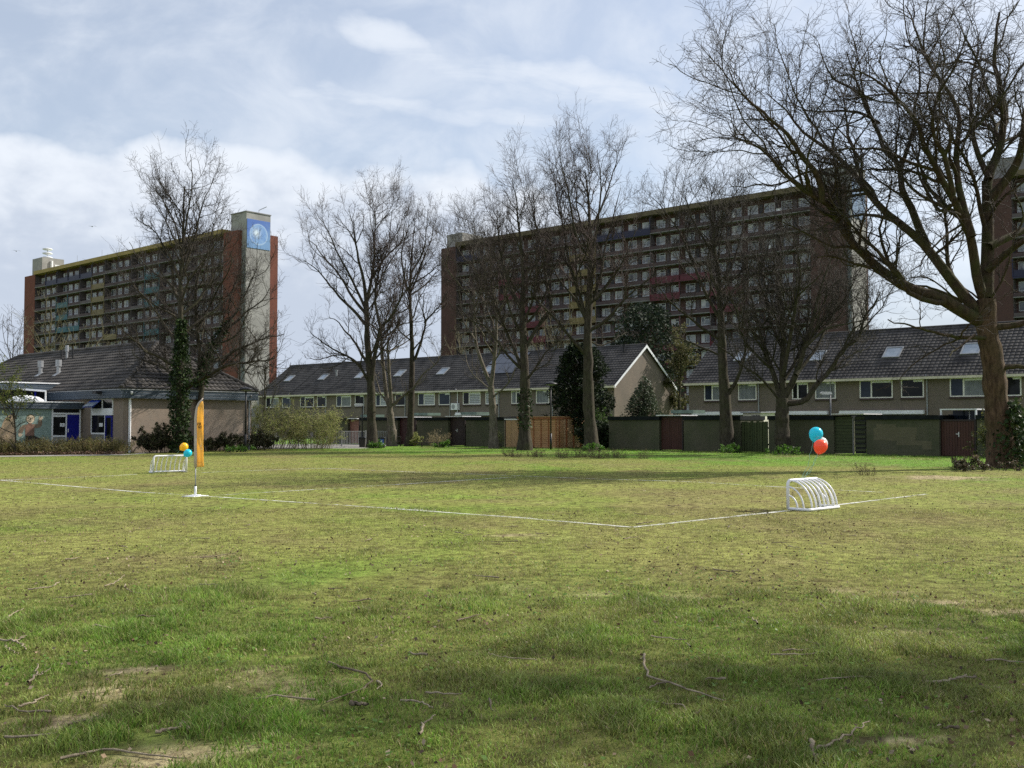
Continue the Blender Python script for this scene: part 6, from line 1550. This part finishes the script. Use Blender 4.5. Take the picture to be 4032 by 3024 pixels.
CYAN, ORA, WHI, AMB = ('cyan', (0.03, 0.70, 0.86)), ('orange_red', (0.98, 0.165, 0.08)), ('white', (0.82, 0.82, 0.80)), ('amber', (1.0, 0.66, 0.035))
tie = D(3152, 1889, (A1+(A2-A1)*.5).y-.02); Yb = tie.y+.1
balloon('cyan balloon, the upper one over the nearer goal', D(3213, 1708, Yb), (-.35, 0, -1), .272, CYAN, tie, 1)
balloon('orange red balloon in front of a white one over the nearer goal', D(3231, 1757, Yb-.25), (-.35, -.1, -1), .268, ORA, tie, 2)
balloon('white balloon almost hidden between the cyan and the orange red balloon', D(3233, 1746, Yb+.22), (-.3, .1, -1), .262, WHI, tie, 3)
tie = (B1_+(B2_-B1_)*.45)+Vector((0, 0, .575))
balloon('amber balloon over the far goal', D(725, 1759, tie.y+.1), (-.8, 0, -.6), .272, AMB, tie, 4, .015)
balloon('cyan balloon just under the amber one by the far goal', D(740, 1784, tie.y-.15), (-.8, 0, -.65), .268, CYAN, tie, 5, .015)

# ------------------------------------------------------------------ feather flag
fb = G(769, 1954); Yf = fb.y; k = 100/395.0
FL = wroot('feather_flag', fb, 'tall orange feather flag on a white foot beside the sideline', 'flag')
def fp3(x, y, dy=0): p = D(740+x*k, 1560+y*k, Yf+dy)-fb; return p
M_FLAG = None
mm, t, b, out = new_mat('flag_orange'); co = objco(t)
t.links.new(mixcol(smooth(noise(co, 5, 4), .3, .7), (1.0, 0.63, 0.18), (1.0, 0.68, 0.22)), b.inputs['Base Color']); b.inputs['Roughness'].default_value = .65
tr = t.nodes.new('ShaderNodeBsdfTranslucent'); tr.inputs[0].default_value = (1.0, 0.70, 0.22, 1); mxs = t.nodes.new('ShaderNodeMixShader'); mxs.inputs[0].default_value = .6
t.links.new(b.outputs[0], mxs.inputs[1]); t.links.new(tr.outputs[0], mxs.inputs[2]); t.links.new(mxs.outputs[0], out.inputs[0]); M_FLAG = mm
M_SLEEVE = mat('flag_sleeve', (0.50, 0.43, 0.38), .7, .1)
le = [(128,1105),(128,900),(128,700),(129,500),(130,350),(137,250),(152,175),(178,120),(205,88),(226,78)]
ri = [(250,1098),(250,1060),(243,1000),(243,850),(238,700),(242,640),(242,420),(245,300),(242,160),(236,85)]
lp, rp = resample([(x, y, 0) for x, y in le], 40), resample([(x, y, 0) for x, y in ri], 40)
nu = 12; V = []; 
for i in range(40):
    for j in range(nu):
        u = j/(nu-1); x, y = lp[i][0]*(1-u)+rp[i][0]*u, lp[i][1]*(1-u)+rp[i][1]*u
        dy = u*.022*math.sin(i*.30+u*2.2)+.010*math.sin(u*8+i*.10)*u+u*.03
        p = fp3(x, y, dy); V.append(p)
V = np.array(V); i_ = np.arange(39)[:, None]*nu; j_ = np.arange(nu-1)[None, :]
Fq = np.stack([i_+j_, i_+j_+1, i_+nu+j_+1, i_+nu+j_], -1).reshape(-1, 4)
pn = put('panel', V, Fq, [M_FLAG], FL, None, True)
sm = pn.modifiers.new('thickness', 'SOLIDIFY'); sm.thickness = .002
m = MB(); pts = [fp3(x-11, y, 0) for x, y in le[:5]]+[fp3(x-9, y-8, 0) for x, y in le[5:9]]+[fp3(236, 28, 0)]
m.tube(pts, [.034, .034, .034, .034, .032, .028, .026, .024, .022, .008], 8); m.build('sleeve', M_SLEEVE, FL, True)
m = MB(); m.tube([fp3(117, 1450), fp3(118, 1100)], .013, 8); m.tube([fp3(117, 1400), fp3(117, 1385)], .024, 8, 1); m.build('pole', [M_ZINC, M_BLACK], FL, True)
m = MB(); m.tube([(0, 0, .02), fp3(117, 1400)], .029, 12); m.build('foot_tube', M_WHITE, FL, True)
m = MB(); m.prism([(-.27, -.13, 0), (.05, -.25, 0), (.27, .13, 0), (-.05, .25, 0)], (0, 0, .014)); m.prism([(-.1, -.1, .014), (.1, -.1, .014), (.1, .1, .014), (-.1, .1, .014)], (0, 0, .02)); m.build('base_plate', M_WHITE, FL)
def flag_text(body, x0, y0, hpx, mtl, sx=1.0, shear=.0, bold=.0):
    cu = bpy.data.curves.new('lettering', 'FONT'); cu.body = body; cu.size = 1.0; cu.offset = bold; cu.shear = shear; cu.extrude = .02
    tmp = bpy.data.objects.new('lettering', cu); COL.objects.link(tmp); bpy.context.view_layer.update()
    me = bpy.data.meshes.new_from_object(tmp.evaluated_get(bpy.context.evaluated_depsgraph_get())); bpy.data.objects.remove(tmp)
    o = bpy.data.objects.new('lettering', me); COL.objects.link(o); o.parent = pn
    p = fp3(x0, y0, -.03); s = hpx*k*Yf/F/.7
    o.location = p; o.rotation_euler = (R(90), 0, 0); o.scale = (s*sx, s, s*.02); me.materials.clear(); me.materials.append(mtl)
M_INK = mat('black_ink', (0.02, 0.018, 0.015), .6)
flag_text('VSK', 138, 452, 40, M_INK, .72, .12, .035); flag_text('WO', 150, 502, 40, M_INK, .62, .12, .035)
flag_text('sport', 150, 1038, 12, mat('brown_ink', (0.30, 0.10, 0.02), .6), 1.1, .1)
m = MB()
for x, y in ((182, 800), (198, 790), (192, 778), (205, 836), (216, 826), (203, 752)):
    m.add([fp3(x, y, -.035), fp3(x+14, y-3, -.035), fp3(x+15, y-14, -.035), fp3(x+2, y-16, -.035)], [(0, 1, 2, 3)])
m.build('mark', mat('pale_print', (0.90, 0.62, 0.36), .7), pn)

# ------------------------------------------------------------------ fallen twigs, leaves, tussocks
def stick(label, pts, r0, seed, side=()):
    r0 *= .62
    sc = 4032/2212.0; r_ = np.random.default_rng(seed)
    P = [G(x*sc, y*sc) for x, y in pts]; b = P[0].copy()
    root = wroot('fallen_twig', (b.x, b.y, 0), label, 'twig', 'fallen twigs on the lawn')
    def chain(Q, ra, rb):
        q = resample([(p.x-b.x, p.y-b.y, .012+ra) for p in Q], 14); q[:, 2] += np.abs(r_.normal(size=14))*.006; q[1:-1, :2] += r_.normal(size=(12, 2))*.008
        return tubes([(q[None], np.linspace(ra, rb, 14)[None], 7)], None)
    V, Fc = chain(P, r0, r0*.45); parts = [(V, Fc)]
    for s in side: parts.append(chain([G(x*sc, y*sc) for x, y in s], r0*.6, r0*.3))
    VV = np.concatenate([p[0] for p in parts]); o = 0; FF = []
    for v, f in parts: FF.append(f+o); o += len(v)
    put('wood', VV, np.concatenate(FF), [M_STICK if seed % 2 else M_STICK2], root, None, True)
M_STICK = barkmat('fallen_wood', (0.17, 0.135, 0.095), (0.37, 0.31, 0.22)); M_STICK2 = barkmat('fallen_wood_dark', (0.085, 0.065, 0.045), (0.21, 0.17, 0.12))
stick('large forked fallen twig in the grass, right of centre', [(1392,1420),(1394,1452),(1412,1472),(1440,1480),(1480,1496),(1520,1508),(1565,1522)], .016, 1, [[(1440,1480),(1420,1484),(1402,1494)]])
stick('hook shaped dark fallen twig left of centre', [(710,1437),(750,1455),(790,1464),(800,1476),(790,1492),(750,1508),(705,1526)], .015, 2)
stick('long straight fallen twig in the bottom right grass', [(1762,1632),(1800,1612),(1850,1588),(1880,1567)], .013, 3)
stick('short thick broken stick at the bottom edge', [(1752,1612),(1758,1635),(1768,1662)], .022, 5, [[(1762,1640),(1782,1660)]])
stick('curved grey twig at the right edge of the grass', [(1990,1480),(2030,1481),(2060,1476),(2088,1466)], .016, 7)
stick('dark straight stick on the dry yellow grass', [(432,1210),(470,1205),(512,1198)], .013, 8)
stick('pale short stick beside the bottom left bare patch', [(335,1592),(365,1588),(410,1570)], .018, 9)
stick('bent pale twig near the left edge', [(15,1350),(20,1338),(50,1320)], .014, 11)
stick('thin bent twig in the left grass with an upturned end', [(270,1268),(275,1280),(320,1288),(345,1290)], .010, 13)
stick('bent grey twig below the large forked twig', [(1390,1522),(1470,1532),(1480,1545),(1472,1560)], .011, 15)
stick('wavy twig standing out by the bottom middle bare soil', [(905,1595),(915,1575),(940,1556)], .013, 17)
stick('slim twig crossing the bottom left corner', [(130,1648),(230,1630),(330,1640),(400,1648)], .013, 19)
stick('twig pair lying in the bright green right grass', [(1690,1412),(1740,1410),(1795,1404)], .010, 21, [[(1730,1385),(1760,1395),(1790,1404)]])
stick('tangle of grey twigs at the left edge of the lawn', [(0,1388),(30,1392),(48,1400),(55,1412)], .014, 23, [[(30,1392),(60,1378)], [(10,1400),(40,1420)]])
stick('thin pale forked twig by the left bare soil', [(60,1480),(78,1466),(82,1452),(80,1440)], .013, 25, [[(78,1466),(110,1452)]])
stick('slanting grey twig at the bottom left edge', [(40,1535),(80,1522),(105,1510)], .013, 27)
stick('long thin twig by the lowest bare soil patch', [(10,1600),(90,1596),(170,1578),(230,1560)], .012, 29)
stick('pale crooked twig between the two left twig tangles', [(60,1278),(110,1272),(128,1262)], .014, 31)
stick('slender twig with a raised end in the left middle grass', [(225,1270),(250,1262),(268,1246)], .010, 33)
stick('straight brown twig across the left middle grass', [(292,1338),(350,1336),(388,1338)], .012, 34)
stick('short dark log in the shade of the middle foreground', [(756,1530),(775,1531),(795,1534)], .026, 36)
stick('two twigs crossing right of the hook shaped twig', [(1055,1418),(1090,1428),(1160,1432)], .011, 37, [[(1060,1424),(1110,1440)]])
stick('thin twig curving below the hook shaped twig', [(865,1520),(905,1524),(935,1540)], .012, 39)
stick('brown twig on the pale right hand track', [(1540,1234),(1580,1240),(1600,1246)], .013, 40)
stick('twig lying flat near the right goal line', [(1375,1135),(1398,1132),(1412,1128)], .016, 42)
stick('long straight pale twig in the right middle grass', [(1665,1420),(1730,1420),(1800,1412)], .010, 43)
r = random.Random(5)
for i in range(74):
    py = 1662+ (6715/ (5.2+ 17*r.random()**1.4)); px = r.uniform(-100, 4130); p = G(px, py)
    L = r.uniform(.10, .42); an = r.uniform(0, 6.28); sc = 2212/4032.0
    root = wroot('fallen_twig', (p.x, p.y, 0), 'small bare twig lying among the grass blades', 'twig', 'fallen twigs on the lawn')
    q = np.zeros((7, 3)); d = an
    for k_ in range(1, 7): d += r.uniform(-.35, .35); q[k_] = q[k_-1]+np.array([math.cos(d), math.sin(d), 0])*L/6
    q[:, 2] = .022+np.array([abs(r.gauss(0, .008)) for _ in range(7)])
    V, Fc = tubes([(q[None], np.linspace(r.uniform(.005, .011), .003, 7)[None], 6)], None); put('wood', V, Fc, [M_STICK if i % 3 else M_STICK2], root, None, True)
rg = np.random.default_rng(17); n = 17000
y = 4.2+42*rg.random(n)**1.3; x = (rg.random(n)-.5)*2*(.525*y+1.5)
keep = rg.random(n) < sst(fbm(x*.5, y*.35, 71), .38, .66)+.10; x, y = x[keep], y[keep]; n = len(x)
P = np.stack([x, y, .012+.022*rg.random(n)], 1)
V, Fc, cc = leaf_quads(P, .030, rg, [(0.16, 0.095, 0.055), (0.27, 0.19, 0.12), (0.09, 0.06, 0.04), (0.38, 0.30, 0.21), (0.06, 0.045, 0.03)], .3, 0, .7)
tag(put('fallen_leaves', V, Fc, [M_DRYLEAF], None, None, False, cc), kind='stuff')
n = 11000
y = 9+34*rg.random(n)**1.2; x = (rg.random(n)-.5)*2*(.525*y+1.5)
keep = rg.random(n) < sst(fbm(x*.6, y*.4, 171), .42, .66)+.08; x, y = x[keep], y[keep]; n = len(x)
V, Fc, cc = leaf_quads(np.stack([x, y, 0.014+.022*rg.random(n)], 1), .030, rg, [(0.10, 0.062, 0.038), (0.06, 0.042, 0.028), (0.15, 0.105, 0.065), (0.045, 0.035, 0.024)], .3, 0, .6)
tag(put('fallen_leaves', V, Fc, [M_DRYLEAF], None, None, False, cc), kind='stuff')
for i, (px, py) in enumerate(((2008, 1797), (2030, 1800), (2098, 1798), (2120, 1799), (2205, 1800), (2222, 1803), (2290, 1799), (2320, 1801), (2345, 1804), (2372, 1805), (2410, 1802), (2440, 1804), (2535, 1806), (3415, 1872), (2270, 1802))):
    shrub('grass_tussock', 'dark dead grass tussock in the row before the tallest trunk' if px != 3415 else 'lone grass tussock left of the plane tree', G(px, py), .34, .7, 46, 60, .04, [(0.10, 0.085, 0.04)], 500+i, cat='tussock', twig=mat('dead_grass', (0.105, 0.085, 0.045), .9, .35), group='dead grass tussocks' if px != 3415 else None, thick=.006, up=-.05)
# ------------------------------------------------------------------ two far birds
def bird(px, py, Y, label, tilt):
    p = D(px, py, Y); root = wroot('gull', p, label, 'bird', None, .6)
    m = MB(); m.lathe([(.01, -.24), (.06, -.12), (.085, 0), (.06, .13), (.035, .2), (.005, .26)], (0, 0, 0), 10, 0, Matrix.Rotation(R(90), 3, 'X'))
    for s in (-1, 1):
        m.add([(0, .07, .03), (s*.32, .10, .14*(1 if s > 0 else tilt)), (s*.66, -.02, .06*(1 if s > 0 else tilt)), (s*.34, -.06, .13*(1 if s > 0 else tilt)), (0, -.09, .03)], [(0, 1, 2, 3, 4)])
        m.add([(0, .07, .015), (s*.32, .10, .125*(1 if s > 0 else tilt)), (s*.66, -.02, .055*(1 if s > 0 else tilt)), (s*.34, -.06, .115*(1 if s > 0 else tilt)), (0, -.09, .015)], [(4, 3, 2, 1, 0)])
    m.add([(-.05, -.2, 0), (.05, -.2, 0), (.09, -.36, 0), (-.09, -.36, 0)], [(0, 1, 2, 3)])
    m.build('body', mat('bird_grey', (0.20, 0.20, 0.21), .7), root)
bird(363, 892, 150, 'grey gull gliding above the ochre edged high rise', .3)
bird(64, 989, 160, 'small gull flying left of the siren on the penthouse', 1)
